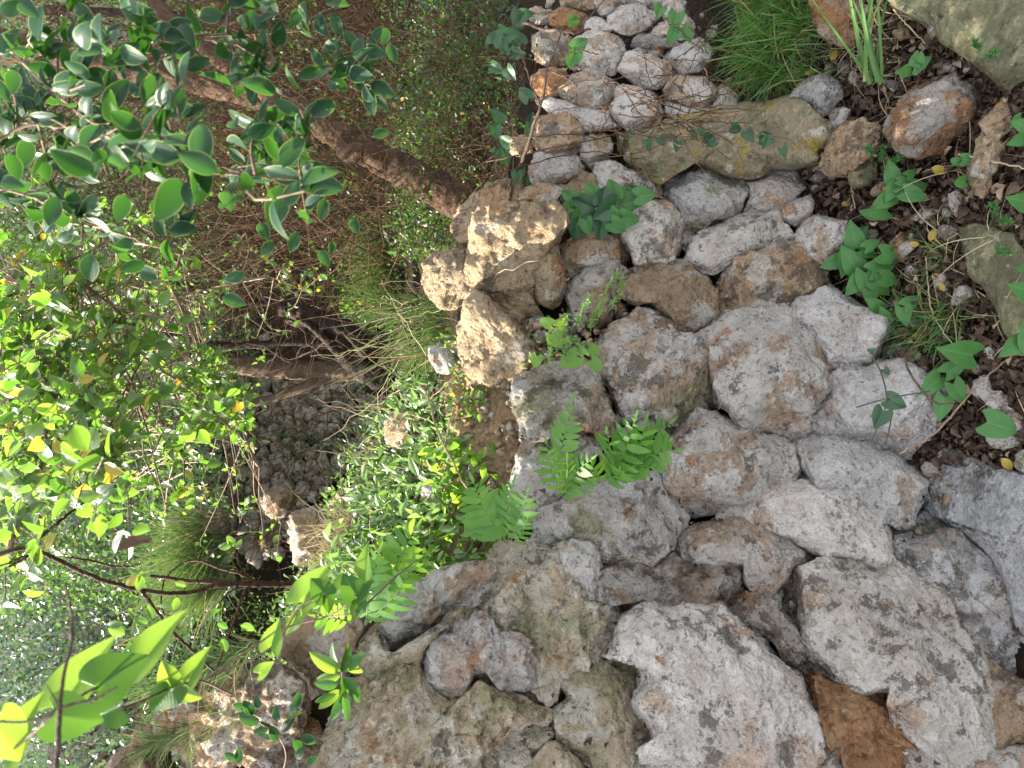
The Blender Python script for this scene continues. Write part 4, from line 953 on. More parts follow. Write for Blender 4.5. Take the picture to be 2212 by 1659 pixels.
def spray(path, n, Lm, spread=.8, rng=RNG, tpl=LF_MID, jit=.006, t0=.0, width=1.0, pairs=True):
    """leaves set alternately along a path given in world points"""
    path = np.asarray(path); t = np.linspace(t0, 1, n); ix = t * (len(path) - 1); k = np.minimum(ix.astype(int), len(path) - 2); fr = (ix - k)[:, None]
    b = path[k] * (1 - fr) + path[k + 1] * fr; ax = norm(path[k + 1] - path[k])
    rnd = rng.normal(size=b.shape); sd = norm(np.cross(ax, rnd)); sd = sd * np.where(np.arange(n) % 2, 1, -1)[:, None]
    dr = norm(ax * .6 + sd * spread + rng.normal(0, .25, b.shape)); nm = rdir(n, (-.1, -.5, .9), .6, rng)
    return leaves(tpl, b + rng.normal(0, jit, b.shape), dr, nm, Lm * rng.uniform(.65, 1.25, n), width * rng.uniform(.85, 1.15, n))


def shrub(name, label, cat, branches, mat_leaf, mat_wood, extra=(), twigs=60, twig_px=90, leaf=.035, nleaf=8, dj=.15, seed=1, group=None, box=None, nbox=0, drng=None, tpl=LF_MID, main_leaves=True, dirs=None):
    rng = np.random.default_rng(seed)
    first = branches[0][0]; o = empty(name, vpx(*first[:3])); tag(o, label, cat, group); bpy.context.view_layer.update()
    wood = MB(); parts = []; nodes = []
    for b in branches:
        c = curve(b, 34); c[1:-1, :2] += rng.normal(0, 1.2, (32, 2)); p = P(c[:, 0], c[:, 1], c[:, 2]); r = c[:, 3] / 2 * c[:, 2] / F
        wood.tube(p, r, 8, .12); nodes += [(q[0], q[1], q[2]) for q in c]
    starts = []
    for k in range(twigs):
        starts.append(nodes[rng.integers(len(nodes))])
    for k in range(nbox):
        q = (rng.uniform(box[0], box[2]), rng.uniform(box[1], box[3]), rng.uniform(*drng))
        e = min(nodes, key=lambda z: (z[0] - q[0]) ** 2 + (z[1] - q[1]) ** 2 + ((z[2] - q[2]) * 260) ** 2)
        if math.hypot(e[0] - q[0], e[1] - q[1]) > 190: continue
        starts.append(q); e = nodes[max(0, min(len(nodes) - 1, nodes.index(e) + int(rng.integers(-6, 7))))]
        c = curve([e, ((e[0] + q[0]) / 2 + rng.normal(0, 12), (e[1] + q[1]) / 2 + rng.normal(0, 12), (e[2] + q[2]) / 2), q], 9); wood.tube(P(c[:, 0], c[:, 1], c[:, 2]), np.linspace(.0026, .0014, 9), 4)
    for x, y, d in starts:
        a = rng.uniform(0, 6.283) if dirs is None else rng.normal(dirs[0], dirs[1]); L = twig_px * rng.uniform(.5, 1.2) / (d / 1.2)
        dd = d + rng.normal(0, dj); bx, by = rng.normal(0, .2 * L, 2)
        c = curve([(x, y, d), (x + math.cos(a) * L * .5 + bx, y + math.sin(a) * L * .5 + by, (d + dd) / 2), (x + math.cos(a) * L, y + math.sin(a) * L, dd)], 7)
        p = P(c[:, 0], c[:, 1], c[:, 2]); wood.tube(p, np.linspace(.0018, .0007, 7), 4)
        parts.append(spray(p, nleaf, leaf, rng=rng, tpl=tpl, t0=.15))
    wood.obj('branch', M[mat_wood], o)
    if parts: leaf_obj('foliage', parts, M[mat_leaf], o)
    for e in extra: leaf_obj('leaf', [e], M[mat_leaf], o)
    return o


big = [  # x, y, length, angle, distance, roll
 (392, 345, 84, 200, .62, 15), (398, 330, 80, 170, .62, -20), (440, 352, 98, 262, .60, 20), (470, 372, 85, 205, .60, -15), (405, 330, 70, 300, .62, 35),
 (430, 340, 100, 95, .64, 35), (388, 385, 105, 112, .66, 10), (405, 390, 62, 85, .66, -30), (325, 235, 95, 272, .72, 10), (365, 255, 70, 300, .72, -10), (402, 150, 56, 330, .78, 10),
 (355, 70, 60, 25, .75, 15), (390, 50, 62, 60, .75, 0), (325, 68, 52, 170, .78, 20), (335, 75, 48, 255, .8, 60), (195, 75, 60, 95, .8, 10), (230, 90, 62, 75, .8, -20), (210, 65, 42, 40, .8, 0),
 (160, 10, 55, 40, .78, 0), (190, 30, 50, 120, .78, 20), (40, 0, 62, 40, .7, 0), (0, 30, 60, 330, .7, 0), (110, 60, 55, 130, .82, 20),
 (645, 388, 101, 12, .75, 8), (606, 400, 96, 105, .74, 12), (650, 385, 78, 190, .76, 25), (600, 378, 78, 186, .76, -10), (610, 360, 84, 298, .74, 28), (648, 372, 56, 345, .76, 10), (615, 405, 40, 50, .78, 60),
 (590, 265, 46, 20, .80, 10), (588, 275, 44, 195, .8, -20), (600, 262, 40, 235, .8, 50), (640, 292, 34, 215, .82, 10),
 (800, 180, 62, 30, .85, 15), (795, 192, 56, 80, .85, -20), (812, 215, 36, 40, .85, 0), (806, 90, 38, 300, .85, 15), (785, 125, 56, 92, .84, 30), (770, 110, 50, 240, .85, -15), (795, 80, 40, 60, .85, 0),
 (805, 290, 36, 345, .88, 0), (835, 60, 40, 100, .9, 10), (840, 95, 42, 70, .9, 10), (688, 150, 48, 150, .84, 0), (700, 140, 46, 230, .84, 30), (740, 95, 44, 180, .85, 10), (735, 75, 46, 250, .85, 10),
 (60, 300, 66, 100, .78, 10), (20, 330, 60, 80, .7, 20), (0, 390, 60, 15, .66, 10), (130, 290, 60, 85, .8, 30), (205, 265, 76, 100, .75, -10), (228, 280, 58, 245, .76, 10), (215, 310, 70, 110, .76, 5), (250, 330, 60, 20, .76, 25),
 (150, 410, 56, 70, .82, 15), (120, 425, 66, 110, .8, 0), (85, 345, 56, 60, .84, 15), (160, 330, 60, 180, .8, 10), (300, 300, 50, 40, .74, 20), (270, 420, 64, 100, .8, 10), (330, 430, 56, 60, .8, 0), (240, 150, 50, 100, .8, 0), (30, 150, 56, 90, .8, 0),
 (545, 20, 50, 95, .85, 0), (520, 30, 44, 60, .85, 0), (490, 60, 46, 130, .86, 20), (480, 30, 60, 180, .86, 0), (600, 30, 50, 230, .86, 20), (650, 20, 46, 120, .86, 0),
 (700, 430, 46, 100, .95, 0), (760, 470, 40, 70, .95, 0), (690, 540, 42, 60, 1.0, 10), (640, 500, 46, 110, 1.0, 0), (560, 480, 46, 60, .95, 0), (590, 520, 42, 130, .95, 0), (720, 520, 30, 100, 1.0, 20), (530, 590, 50, 160, .9, 20), (480, 640, 52, 20, .9, 0),
]
extra = [leaf_at(x, y, L, a, d, r, tilt=((k * 37) % 11 - 5) * .06) for k, (x, y, L, a, d, r) in enumerate(big)]
shrub('evergreen_shrub', 'dark green oval leaved branches hanging close by in the upper left', 'shrub',
      [[(-40, 100, .9, 9), (70, 118, .85, 9), (130, 112, .82, 8), (235, 95, .8, 7), (330, 82, .78, 6), (420, 78, .8, 6), (560, 72, .86, 6), (700, 60, .9, 4)],
       [(-20, 60, .9, 7), (70, 158, .82, 7), (110, 195, .8, 7), (160, 235, .78, 6), (190, 275, .76, 5), (240, 300, .74, 5)],
       [(250, 60, .8, 5), (330, 160, .74, 5), (360, 250, .68, 5), (400, 340, .62, 5), (480, 360, .68, 5), (560, 380, .72, 5), (640, 388, .75, 4)],
       [(-30, 320, .8, 6), (60, 270, .8, 6), (120, 275, .8, 5), (200, 285, .76, 5), (270, 310, .72, 4)],
       [(420, 78, .8, 5), (520, 100, .84, 5), (580, 140, .84, 5), (690, 170, .86, 4), (740, 160, .86, 4), (800, 185, .86, 3)],
       [(-30, 400, .85, 6), (80, 430, .85, 6), (200, 480, .85, 5), (300, 520, .88, 5), (420, 560, .9, 4)],
       [(560, 230, .84, 4), (600, 268, .8, 4), (640, 330, .78, 4), (650, 385, .76, 4)]],
      'leaf_dark', 'twig', extra, twigs=62, twig_px=75, leaf=.032, nleaf=7, dj=.06, seed=5, tpl=LF_NEAR)
shrub('evergreen_shrub', 'pale edged small leaved branches filling the left edge, lit from behind', 'shrub',
      [[(10, 1215, 1.3, 12), (60, 1075, 1.35, 11), (90, 1010, 1.4, 11), (140, 950, 1.45, 10), (175, 900, 1.5, 9), (190, 845, 1.55, 8), (240, 780, 1.6, 5)],
       [(90, 1010, 1.4, 8), (105, 900, 1.45, 7), (100, 830, 1.5, 7), (70, 760, 1.5, 7), (55, 700, 1.55, 7), (15, 640, 1.6, 6)],
       [(10, 600, 1.7, 10), (120, 640, 1.7, 10), (200, 720, 1.75, 9), (260, 820, 1.8, 8), (340, 930, 1.8, 7), (420, 1010, 1.85, 5)],
       [(110, 545, 1.6, 8), (190, 620, 1.6, 8), (260, 680, 1.65, 7), (300, 760, 1.7, 6), (420, 850, 1.75, 5), (500, 930, 1.8, 4)],
       [(-20, 700, 1.5, 6), (20, 850, 1.5, 6), (15, 990, 1.5, 7), (-10, 1010, 1.5, 7)],
       [(215, 960, 1.3, 8), (205, 1010, 1.28, 8), (190, 1070, 1.26, 7)],
       [(395, 760, 1.9, 5), (450, 810, 1.9, 5), (490, 870, 1.9, 4), (500, 905, 1.9, 3)]],
      'leaf_mid', 'twig', (), twigs=330, twig_px=110, leaf=.033, nleaf=8, dj=.25, seed=6, box=(-60, 430, 400, 1120), nbox=190, drng=(1.5, 3.2))
shrub('small_leaved_shrub', 'thin shrub with tiny bright leaves in the middle of the left half', 'shrub',
      [[(300, 560, 2.6, 5), (380, 640, 2.7, 5), (430, 760, 2.8, 5), (470, 860, 2.8, 4), (560, 1010, 2.9, 3)], [(380, 640, 2.7, 4), (480, 620, 2.8, 4), (580, 600, 2.9, 3), (680, 640, 3.0, 2)]],
      'leaf_mid', 'twig', (), twigs=40, twig_px=140, leaf=.026, nleaf=7, dj=.3, seed=16, box=(240, 480, 620, 1180), nbox=50, drng=(2.4, 4.0))

# brown stems in the lower left, rising from behind the boulders
def stem_plant(name, label, cat, stems, mat, extra=None, leafmat=None, group=None, part='stem'):
    o = empty(name, vpx(*stems[0][0][:3])); tag(o, label, cat, group); bpy.context.view_layer.update()
    for b in stems:
        c = curve(b, 40); c[1:-1, :2] += RNG.normal(0, .9, (38, 2)); p = P(c[:, 0], c[:, 1], c[:, 2]); m = MB()
        m.tube(p, c[:, 3] / 2 * c[:, 2] / F, 9, .15); m.obj(part, M[mat], o)
    if extra: leaf_obj('foliage', list(extra), M[leafmat], o)
    return o


ex = [leaf_at(x, y, L, a, d, r, tpl=LF_NEAR) for x, y, L, a, d, r in [
    (303, 1245, 38, 150, 1.1, 0), (305, 1243, 36, 100, 1.1, 10), (300, 1240, 28, 210, 1.1, 30), (505, 1180, 28, 240, 1.25, 0), (500, 1178, 30, 170, 1.25, 0), (510, 1186, 24, 300, 1.25, 0),
    (402, 1266, 26, 200, 1.15, 0), (382, 1290, 30, 100, 1.15, 20), (370, 1300, 34, 160, 1.15, 50), (320, 1345, 34, 190, 1.1, 0), (300, 1375, 36, 250, 1.1, 50), (270, 1370, 40, 200, 1.1, 0), (265, 1345, 36, 170, 1.1, 30),
    (280, 1385, 34, 120, 1.1, 70), (330, 1335, 30, 250, 1.1, 0), (470, 1345, 26, 30, 1.2, 0), (450, 1330, 28, 330, 1.2, 40), (480, 1380, 30, 70, 1.2, 0), (520, 1350, 32, 20, 1.2, 20)]]
stem_plant('bare_stemmed_shrub', 'shrub of bending brown stems in front of the sunlit slope at lower left', 'shrub',
           [[(672, 1258, 1.45, 15), (600, 1262, 1.4, 14), (545, 1262, 1.36, 13), (470, 1264, 1.32, 11), (400, 1282, 1.28, 9), (290, 1272, 1.24, 9), (200, 1245, 1.22, 9), (130, 1213, 1.2, 10), (60, 1186, 1.18, 11), (-20, 1202, 1.18, 12)],
            [(553, 1262, 1.36, 10), (480, 1258, 1.34, 10), (410, 1255, 1.33, 9), (325, 1244, 1.32, 7)],
            [(555, 1262, 1.36, 6), (520, 1240, 1.36, 7), (470, 1226, 1.36, 6), (425, 1210, 1.36, 6), (385, 1222, 1.36, 4), (355, 1255, 1.36, 4), (348, 1300, 1.36, 4), (356, 1330, 1.36, 3)],
            [(300, 1270, 1.24, 7), (345, 1330, 1.22, 8), (380, 1372, 1.2, 7), (420, 1410, 1.2, 6), (462, 1450, 1.2, 5)],
            [(533, 1268, 1.36, 7), (512, 1320, 1.34, 6), (495, 1370, 1.32, 5), (470, 1440, 1.3, 4)],
            [(530, 1268, 1.36, 4), (495, 1280, 1.36, 4), (472, 1304, 1.36, 3)], [(548, 1255, 1.36, 5), (520, 1225, 1.36, 4), (512, 1200, 1.36, 4), (522, 1190, 1.36, 3)],
            [(60, 1186, 1.18, 8), (100, 1150, 1.2, 8), (125, 1130, 1.2, 7), (150, 1108, 1.22, 6), (190, 1080, 1.24, 4)], [(280, 1224, 1.24, 5), (240, 1222, 1.24, 5), (190, 1210, 1.23, 5), (140, 1204, 1.22, 4)],
            [(20, 1225, 1.2, 5), (60, 1200, 1.2, 5), (-20, 1230, 1.2, 4)]], 'bark', ex, 'leaf_mid')
stem_plant('dead_twig', 'dark knotty twig hanging across the lower left corner close to the viewer', 'twig',
           [[(118, 1700, .5, 10), (124, 1610, .5, 11), (128, 1540, .5, 10), (136, 1470, .5, 8), (152, 1400, .51, 7), (156, 1350, .52, 7), (152, 1310, .52, 6), (140, 1262, .52, 4)],
            [(124, 1532, .5, 7), (90, 1552, .5, 6), (30, 1560, .5, 6), (-30, 1556, .5, 6)], [(124, 1532, .5, 7), (160, 1520, .5, 6), (210, 1508, .5, 6), (252, 1484, .5, 4)], [(124, 1520, .5, 4), (112, 1500, .5, 3), (100, 1480, .5, 2)]],
           'twig_dark')
# curled dead leaf with silky web hanging on a stem
o = empty('dead_leaf', vpx(300, 1160, 1.1)); tag(o, 'curled brown dead leaf caught in white web above the bending stems', 'dead leaf'); bpy.context.view_layer.update()
leaf_obj('blade', [leaf_at(250, 1186, 80, 342, 1.1, 40, w=.7), leaf_at(290, 1150, 46, 30, 1.1, -30, w=.8)], M['litter'], o)
M['web'] = leaf_mat('silky_web', (.62, .62, .60), (.7, .7, .68), (.6, .6, .6), (.7, .7, .7), rough=.8, trans=.5)
q = [(244, 1150), (262, 1142), (290, 1148), (292, 1170), (280, 1205), (262, 1204), (242, 1200)]
leaf_obj('web', [leaf_at(246, 1196, 56, 290, 1.09, 50, w=.7), leaf_at(280, 1210, 54, 265, 1.12, -60, w=.6), leaf_at(250, 1150, 36, 10, 1.1, 50, w=.6)], M['web'], o)

# ------------------------------------------------------------------ heart leaved vine, lower left
vine = [  # joint x, y, tip x, y, distance, roll, width
 (135, 1520, 232, 1378, .66, 25, .62, 0), (212, 1485, 312, 1420, .60, 15, 1.05, 0), (305, 1435, 388, 1318, .70, 35, .58, 0), (120, 1545, 216, 1562, .54, -5, 1.15, 0), (10, 1640, 76, 1500, .60, 30, .6, 0),
 (262, 1528, 186, 1556, .63, 10, 1.0, 0), (371, 1485, 322, 1548, .72, 20, .95, 0), (371, 1484, 432, 1516, .73, -35, .8, 0), (372, 1480, 345, 1428, .73, 10, .9, 0), (404, 1475, 448, 1396, .76, 30, .62, 0),
 (652, 1300, 704, 1220, .95, 25, .8, 0), (705, 1286, 668, 1250, .93, 5, 1.1, 0), (706, 1288, 712, 1330, .93, 30, .8, 0), (770, 1286, 738, 1240, .92, 5, 1.1, 0), (772, 1290, 806, 1250, .92, 40, .8, 0), (776, 1302, 764, 1344, .92, 10, .9, 0),
 (790, 1255, 788, 1168, .95, 45, .6, 0), (584, 1400, 600, 1340, .92, 15, .85, 0), (-10, 1560, 40, 1650, .58, 10, 1.0, 0), (560, 1455, 590, 1430, .95, 20, .9, 0), (745, 1250, 720, 1290, .96, 10, .9, 0), (640, 1330, 618, 1378, .95, 25, .7, 0),
]
o = empty('heart_leaved_vine', vpx(520, 1480, .95)); tag(o, 'vine of big glowing heart shaped leaves trailing over the lower boulders', 'vine'); bpy.context.view_layer.update()
for k, (x, y, x2, y2, d, roll, w, _) in enumerate(vine):
    L = math.hypot(x2 - x, y2 - y)
    leaf_obj('leaf', [leaf_at(x, y, L, math.degrees(math.atan2(y2 - y, x2 - x)), d, roll, tilt=.1, tpl=LF_HEART, w=w)], M['leaf_vine_shade' if k in (1, 3, 5, 6, 11, 12, 13, 14, 15) else 'leaf_vine'], o)
m = MB()
for b in [[(-10, 1650, .6), (120, 1545, .56), (212, 1485, .6), (262, 1528, .64), (371, 1485, .73), (430, 1470, .82), (500, 1500, .9)], [(150, 1640, .7), (240, 1560, .72), (330, 1530, .76), (440, 1470, .85), (584, 1400, .92), (650, 1310, .94), (705, 1290, .93)],
          [(440, 1470, .85), (600, 1365, .93), (700, 1335, .94), (770, 1320, .92), (850, 1250, 1.1), (900, 1210, 1.3)], [(770, 1288, .92), (730, 1320, .93), (700, 1335, .94)], [(404, 1475, .76), (371, 1485, .73)], [(305, 1435, .7), (260, 1450, .66), (212, 1485, .6)]]:
    c = curve(b, 40); m.tube(P(c[:, 0], c[:, 1], c[:, 2]), .0012, 5)
m.obj('stem', M['twig'], o)

# ------------------------------------------------------------------ ferns
def frond(b, t, mid, n, Lp, d0, d1, roll=0.0, k0=.12, droop=.2, seed=0, stop=1.0):
    """b, t, mid: base, tip, middle of the rachis in view pixels; returns (pinnae, rachis points)"""
    rng = np.random.default_rng(seed)
    c = curve([(b[0], b[1], d0), (mid[0], mid[1], (d0 + d1) / 2 - .01), (t[0], t[1], d1)], 30); p = P(c[:, 0], c[:, 1], c[:, 2])
    ps = []
    n = max(6, int(n * .66)); tt = np.linspace(k0, .95, n)
    for s in (-1, 1):
        ix = np.clip(tt + s * .25 / n, 0, .98) * 29; k = ix.astype(int); q = p[k] + (p[np.minimum(k + 1, 29)] - p[k]) * (ix - k)[:, None]
        ax = norm(p[np.minimum(k + 1, 29)] - p[np.maximum(k - 1, 0)]); vw = norm(CAM - q)
        nn = vw * math.cos(R(roll)) + norm(np.cross(vw, ax)) * math.sin(R(roll)); nn = norm(nn - ax * (nn * ax).sum(-1, keepdims=True))
        sd = np.cross(nn, ax) * s
        prof = np.clip(np.sin(np.pi * (tt * .86 + .16)) ** .7, .12, 1)
        L = Lp * (d0 + d1) / 2 / F * prof * rng.uniform(.85, 1.1, n)
        ps.append(leaves(LF_PINNA, q, sd * .9 + ax * .42 + rng.normal(0, .07, q.shape), nn + rng.normal(0, .12, q.shape), L, 1.3 * rng.uniform(.9, 1.1, n)))
    ps.append(leaves(LF_PINNA, p[-2:-1], (p[-1] - p[-3])[None], norm(CAM - p[-1])[None], Lp * .5 * d1 / F, .8))
    return ps, p


def fern(label, fronds, seed):
    f0 = fronds[0]; o = empty('fern', vpx(f0[0][0], f0[0][1], f0[5])); tag(o, label, 'fern', 'ferns growing from the wall'); bpy.context.view_layer.update()
    for k, (b, t, mid, n, Lp, d0, d1, roll) in enumerate(fronds):
        ps, p = frond(b, t, mid, n, Lp, d0, d1, roll, seed=seed + k)
        fo = leaf_obj('frond', ps, M['fern'], o); m = MB(); m.tube(p, np.linspace(.0013, .0005, 30), 5); m.obj('rachis', M['needle'], o)
    return o


D1 = 1.62
fern('dark green fern spreading its fronds in the shady gap of the wall', [
    ((1302, 1040), (1372, 905), (1345, 985), 12, 62, D1, D1 - .13, 15), ((1310, 1030), (1395, 910), (1375, 975), 12, 60, D1, D1 - .1, -10), ((1325, 1010), (1450, 912), (1400, 955), 11, 50, D1, D1 - .08, 30),
    ((1310, 1030), (1462, 972), (1400, 985), 13, 52, D1, D1 - .12, 0), ((1305, 1035), (1312, 935), (1318, 985), 10, 52, D1 + .02, D1 - .1, 20), ((1305, 1040), (1340, 1010), (1345, 1020), 10, 42, D1, D1 - .15, -15),
    ((1300, 1030), (1420, 1015), (1370, 1005), 11, 44, D1 + .01, D1 - .1, 10), ((1300, 1045), (1262, 1010), (1280, 1012), 8, 40, D1, D1 - .08, 0)], 100)
fern('bright fern with upright fronds half in the sun beside the dark one', [
    ((1206, 1072), (1240, 860), (1215, 960), 20, 46, 1.62, 1.50, 25), ((1212, 1070), (1180, 955), (1190, 1010), 12, 40, 1.6, 1.52, -10), ((1215, 1070), (1280, 990), (1245, 1020), 11, 40, 1.6, 1.5, 10),
    ((1222, 1075), (1225, 985), (1225, 1030), 10, 36, 1.6, 1.48, -20), ((1215, 1075), (1296, 1030), (1260, 1040), 8, 34, 1.6, 1.52, 10)], 120)
fern('tallest ledge fern with one long ladder like frond glowing yellow green', [
    ((1095, 1170), (1022, 1040), (1050, 1110), 16, 62, 1.62, 1.60, 10), ((1100, 1170), (1110, 1040), (1095, 1100), 13, 46, 1.62, 1.55, 30), ((1105, 1165), (1140, 1060), (1125, 1110), 11, 40, 1.6, 1.52, 0),
    ((1085, 1170), (1000, 1120), (1040, 1135), 11, 44, 1.64, 1.64, 20), ((1112, 1175), (1140, 1120), (1130, 1145), 8, 30, 1.6, 1.55, 0)], 140)
fern('lit fern behind the vine leaves over the rough pale rock', [
    ((800, 1345), (900, 1140), (850, 1230), 14, 66, 1.42, 1.40, 0), ((790, 1350), (820, 1190), (800, 1260), 13, 58, 1.40, 1.36, 20), ((790, 1345), (890, 1230), (850, 1290), 12, 56, 1.4, 1.36, -10),
    ((770, 1340), (740, 1250), (750, 1290), 9, 46, 1.4, 1.36, 10), ((810, 1330), (935, 1190), (880, 1240), 12, 46, 1.45, 1.42, 15), ((760, 1345), (680, 1330), (720, 1335), 8, 40, 1.38, 1.34, 0)], 160)

# long leaved bright plant in the crack of the boulders
def plant_px(name, label, cat, items, mat, tpl, stalk=None, group=None, matw='twig', each='leaf'):
    o = empty(name, vpx(*(stalk[0][0] if stalk else (items[0][0], items[0][1], items[0][4])))); tag(o, label, cat, group); bpy.context.view_layer.update()
    for k, it in enumerate(items):
        x, y, L, a, d, r = it[:6]; w = it[6] if len(it) > 6 else 1.0
        leaf_obj(each, [leaf_at(x, y, L, a, d, r, tilt=((k * 29) % 7 - 3) * .08, tpl=tpl, w=w)], M[mat if isinstance(mat, str) else mat[k % len(mat)]], o)
    if stalk:
        m = MB()
        for b in stalk:
            c = curve(b, 20); m.tube(P(c[:, 0], c[:, 1], c[:, 2]), .0013, 5)
        m.obj('stalk', M[matw], o)
    return o


plant_px('leafy_seedling', 'small plant with long bright toothed leaves growing between two boulders', 'plant', [
    (737, 1450, 80, 216, 1.42, 20, .7), (738, 1452, 70, 252, 1.42, 60, .6), (740, 1455, 70, 283, 1.42, -30, .6), (744, 1450, 60, 318, 1.43, 10, .7), (735, 1460, 55, 170, 1.42, 10, .8), (742, 1462, 72, 60, 1.42, 20, .7),
    (740, 1465, 66, 95, 1.42, 40, .7), (730, 1480, 50, 190, 1.4, 20, .8), (735, 1490, 60, 140, 1.42, 0, .7), (742, 1500, 60, 80, 1.42, 30, .6), (725, 1500, 50, 160, 1.41, 0, .6), (736, 1505, 60, 110, 1.43, 20, .7), (746, 1440, 40, 20, 1.43, 10, .8)],
    ['leaf_vine', 'leaf_ivy', 'leaf_vine_shade', 'leaf_ivy'], LF_NEAR, [[(742, 1540, 1.5), (738, 1480, 1.44), (740, 1440, 1.42)]])
sp = [(q[0], q[1], q[2], q[3], 1.15, q[4]) for q in [(600, 1600, 40, 250, 0), (598, 1590, 44, 190, 60), (610, 1580, 40, 310, 20), (590, 1572, 38, 210, 60), (600, 1560, 36, 260, 30), (616, 1560, 40, 330, 60), (580, 1575, 40, 170, 0), (560, 1560, 44, 200, 20),
    (548, 1545, 40, 240, 0), (545, 1540, 34, 180, 30), (625, 1545, 40, 300, 50), (640, 1530, 36, 280, 0), (650, 1590, 36, 30, 0), (634, 1600, 34, 60, 20), (560, 1530, 30, 260, 10), (532, 1530, 30, 200, 0), (640, 1640, 34, 300, 10), (660, 1650, 30, 330, 0), (515, 1650, 34, 270, 0), (510, 1640, 30, 200, 10)]]
plant_px('glossy_sprig', 'glossy blue green sprig with narrow leaves at the bottom edge', 'sprig', sp, 'leaf_dark', LF_NEAR, [[(612, 1665, 1.18), (618, 1630, 1.16), (602, 1590, 1.15), (560, 1560, 1.15), (540, 1540, 1.15)], [(602, 1590, 1.15), (640, 1540, 1.15)]])

# ------------------------------------------------------------------ ivy like clusters on the wall and on the ground
plant_px('trailing_ivy', 'cluster of dark green heart leaves over the upper wall', 'ivy', [
    (1290, 432, 45, 235, 2.1, 0), (1285, 450, 55, 200, 2.1, 10), (1270, 445, 60, 170, 2.12, -10), (1255, 462, 40, 130, 2.1, 20), (1300, 440, 45, 285, 2.08, 0), (1340, 440, 60, 330, 2.08, 0), (1330, 430, 52, 250, 2.08, 20),
    (1330, 445, 58, 150, 2.06, 0), (1345, 432, 44, 20, 2.08, 0), (1375, 425, 44, 355, 2.05, 10), (1378, 418, 30, 220, 2.06, 20), (1315, 460, 48, 60, 2.06, -15), (1320, 480, 40, 30, 2.05, 0), (1250, 470, 50, 100, 2.1, 10), (1235, 450, 40, 150, 2.1, 0),
    (1240, 430, 34, 210, 2.1, 0), (1300, 475, 46, 95, 2.08, 10), (1265, 475, 34, 80, 2.08, -10), (1340, 470, 44, 10, 2.06, 0)], ['leaf_ivy', 'leaf_ivy_dark', 'leaf_ivy'], LF_HEART,
    [[(1275, 500, 2.14), (1290, 450, 2.1), (1330, 440, 2.08), (1380, 420, 2.06)]], 'ivy plants')
def gd(x, y, z=.10): return float(dground(x, y, z))
def gcl(name, label, items, mat='leaf_ivy', tpl=LF_ARROW, z=.09, stalk=True, group='heart leaved plants of the ground'):
    it = [(x, y, L, a, gd(x, y, z), r) for x, y, L, a, r in items]
    cx = np.mean([i[0] for i in it]); cy = np.mean([i[1] for i in it]); base = (cx + 6, cy, gd(cx + 6, cy, .0))
    st = [[(i[0], i[1], i[4]), ((i[0] + cx) / 2 + 8, (i[1] + cy) / 2, gd((i[0] + cx) / 2 + 8, (i[1] + cy) / 2, z * .5)), base][::-1] for i in it]
    return plant_px(name, label, 'ground plant', it, mat, tpl, st, group)
gcl('heart_leaved_plant', 'tallest ground ivy, its pointed leaves stacked beside the cracked pale stone', [(1850, 535, 62, 250, 0), (1835, 545, 60, 110, 10), (1842, 520, 50, 315, 0), (1862, 540, 42, 20, 20), (1905, 548, 60, 10, 0), (1820, 560, 50, 160, 0), (1855, 560, 40, 60, 10), (1870, 535, 36, 330, 0)])
gcl('heart_leaved_plant', 'fresh green ground ivy in the middle of the leaf litter', [(1930, 390, 48, 250, 0), (1945, 400, 52, 10, 0), (1950, 408, 60, 350, 10), (1925, 425, 52, 150, 0), (1935, 400, 44, 120, 0), (1960, 380, 30, 330, 0), (1890, 465, 34, 200, 0), (1915, 455, 54, 170, 0), (1955, 415, 52, 20, 0)])
gcl('heart_leaved_plant', 'broad leaved ground ivy touching the faceted pale stone', [(1850, 580, 62, 230, 0), (1870, 590, 60, 90, 0), (1885, 585, 60, 340, 0), (1860, 600, 54, 130, 10), (1890, 610, 48, 40, 0), (1880, 630, 40, 80, 0), (1905, 600, 50, 10, 10)])
gcl('heart_leaved_plant', 'ground ivy of three upright leaves above the grass tuft', [(1900, 665, 40, 210, 0), (1915, 690, 34, 240, 0), (1950, 665, 44, 80, 0), (1955, 660, 44, 330, 0), (1912, 700, 22, 60, 0)])
gcl('heart_leaved_plant', 'large drooping leaf pair over the pale stone with rusty underside', [(2100, 768, 84, 190, 0), (2045, 805, 52, 325, 10), (2030, 815, 60, 140, 10), (2060, 830, 56, 60, 20), (2040, 860, 54, 100, 0)])
gcl('heart_leaved_plant', 'round scalloped leaf standing over a jagged grey stone', [(2133, 912, 58, 20, 0)], tpl=LF_ROUND)
gcl('heart_leaved_plant', 'big leaves cut by the right edge of the picture', [(2250, 640, 84, 195, 0), (2205, 740, 60, 150, 0), (2230, 750, 66, 250, 10), (2220, 580, 30, 180, 0)])
gcl('heart_leaved_plant', 'pointed leaves cut by the right edge above the mossy slabs', [(2225, 440, 60, 190, 0), (2210, 300, 40, 160, 0), (2205, 255, 34, 140, 0), (2220, 275, 40, 200, 0)])
gcl('heart_leaved_plant', 'small pair of toothed leaves between the grass blades and the orange faced rock', [(1975, 145, 42, 330, 0), (1968, 150, 38, 165, 10), (1975, 140, 34, 280, 0), (1985, 120, 24, 60, 0)])
gcl('heart_leaved_plant', 'tiny round leaves near the long orange tan rock', [(2080, 345, 26, 0, 0), (2085, 392, 26, 170, 0), (2070, 350, 18, 200, 0)], tpl=LF_ROUND)
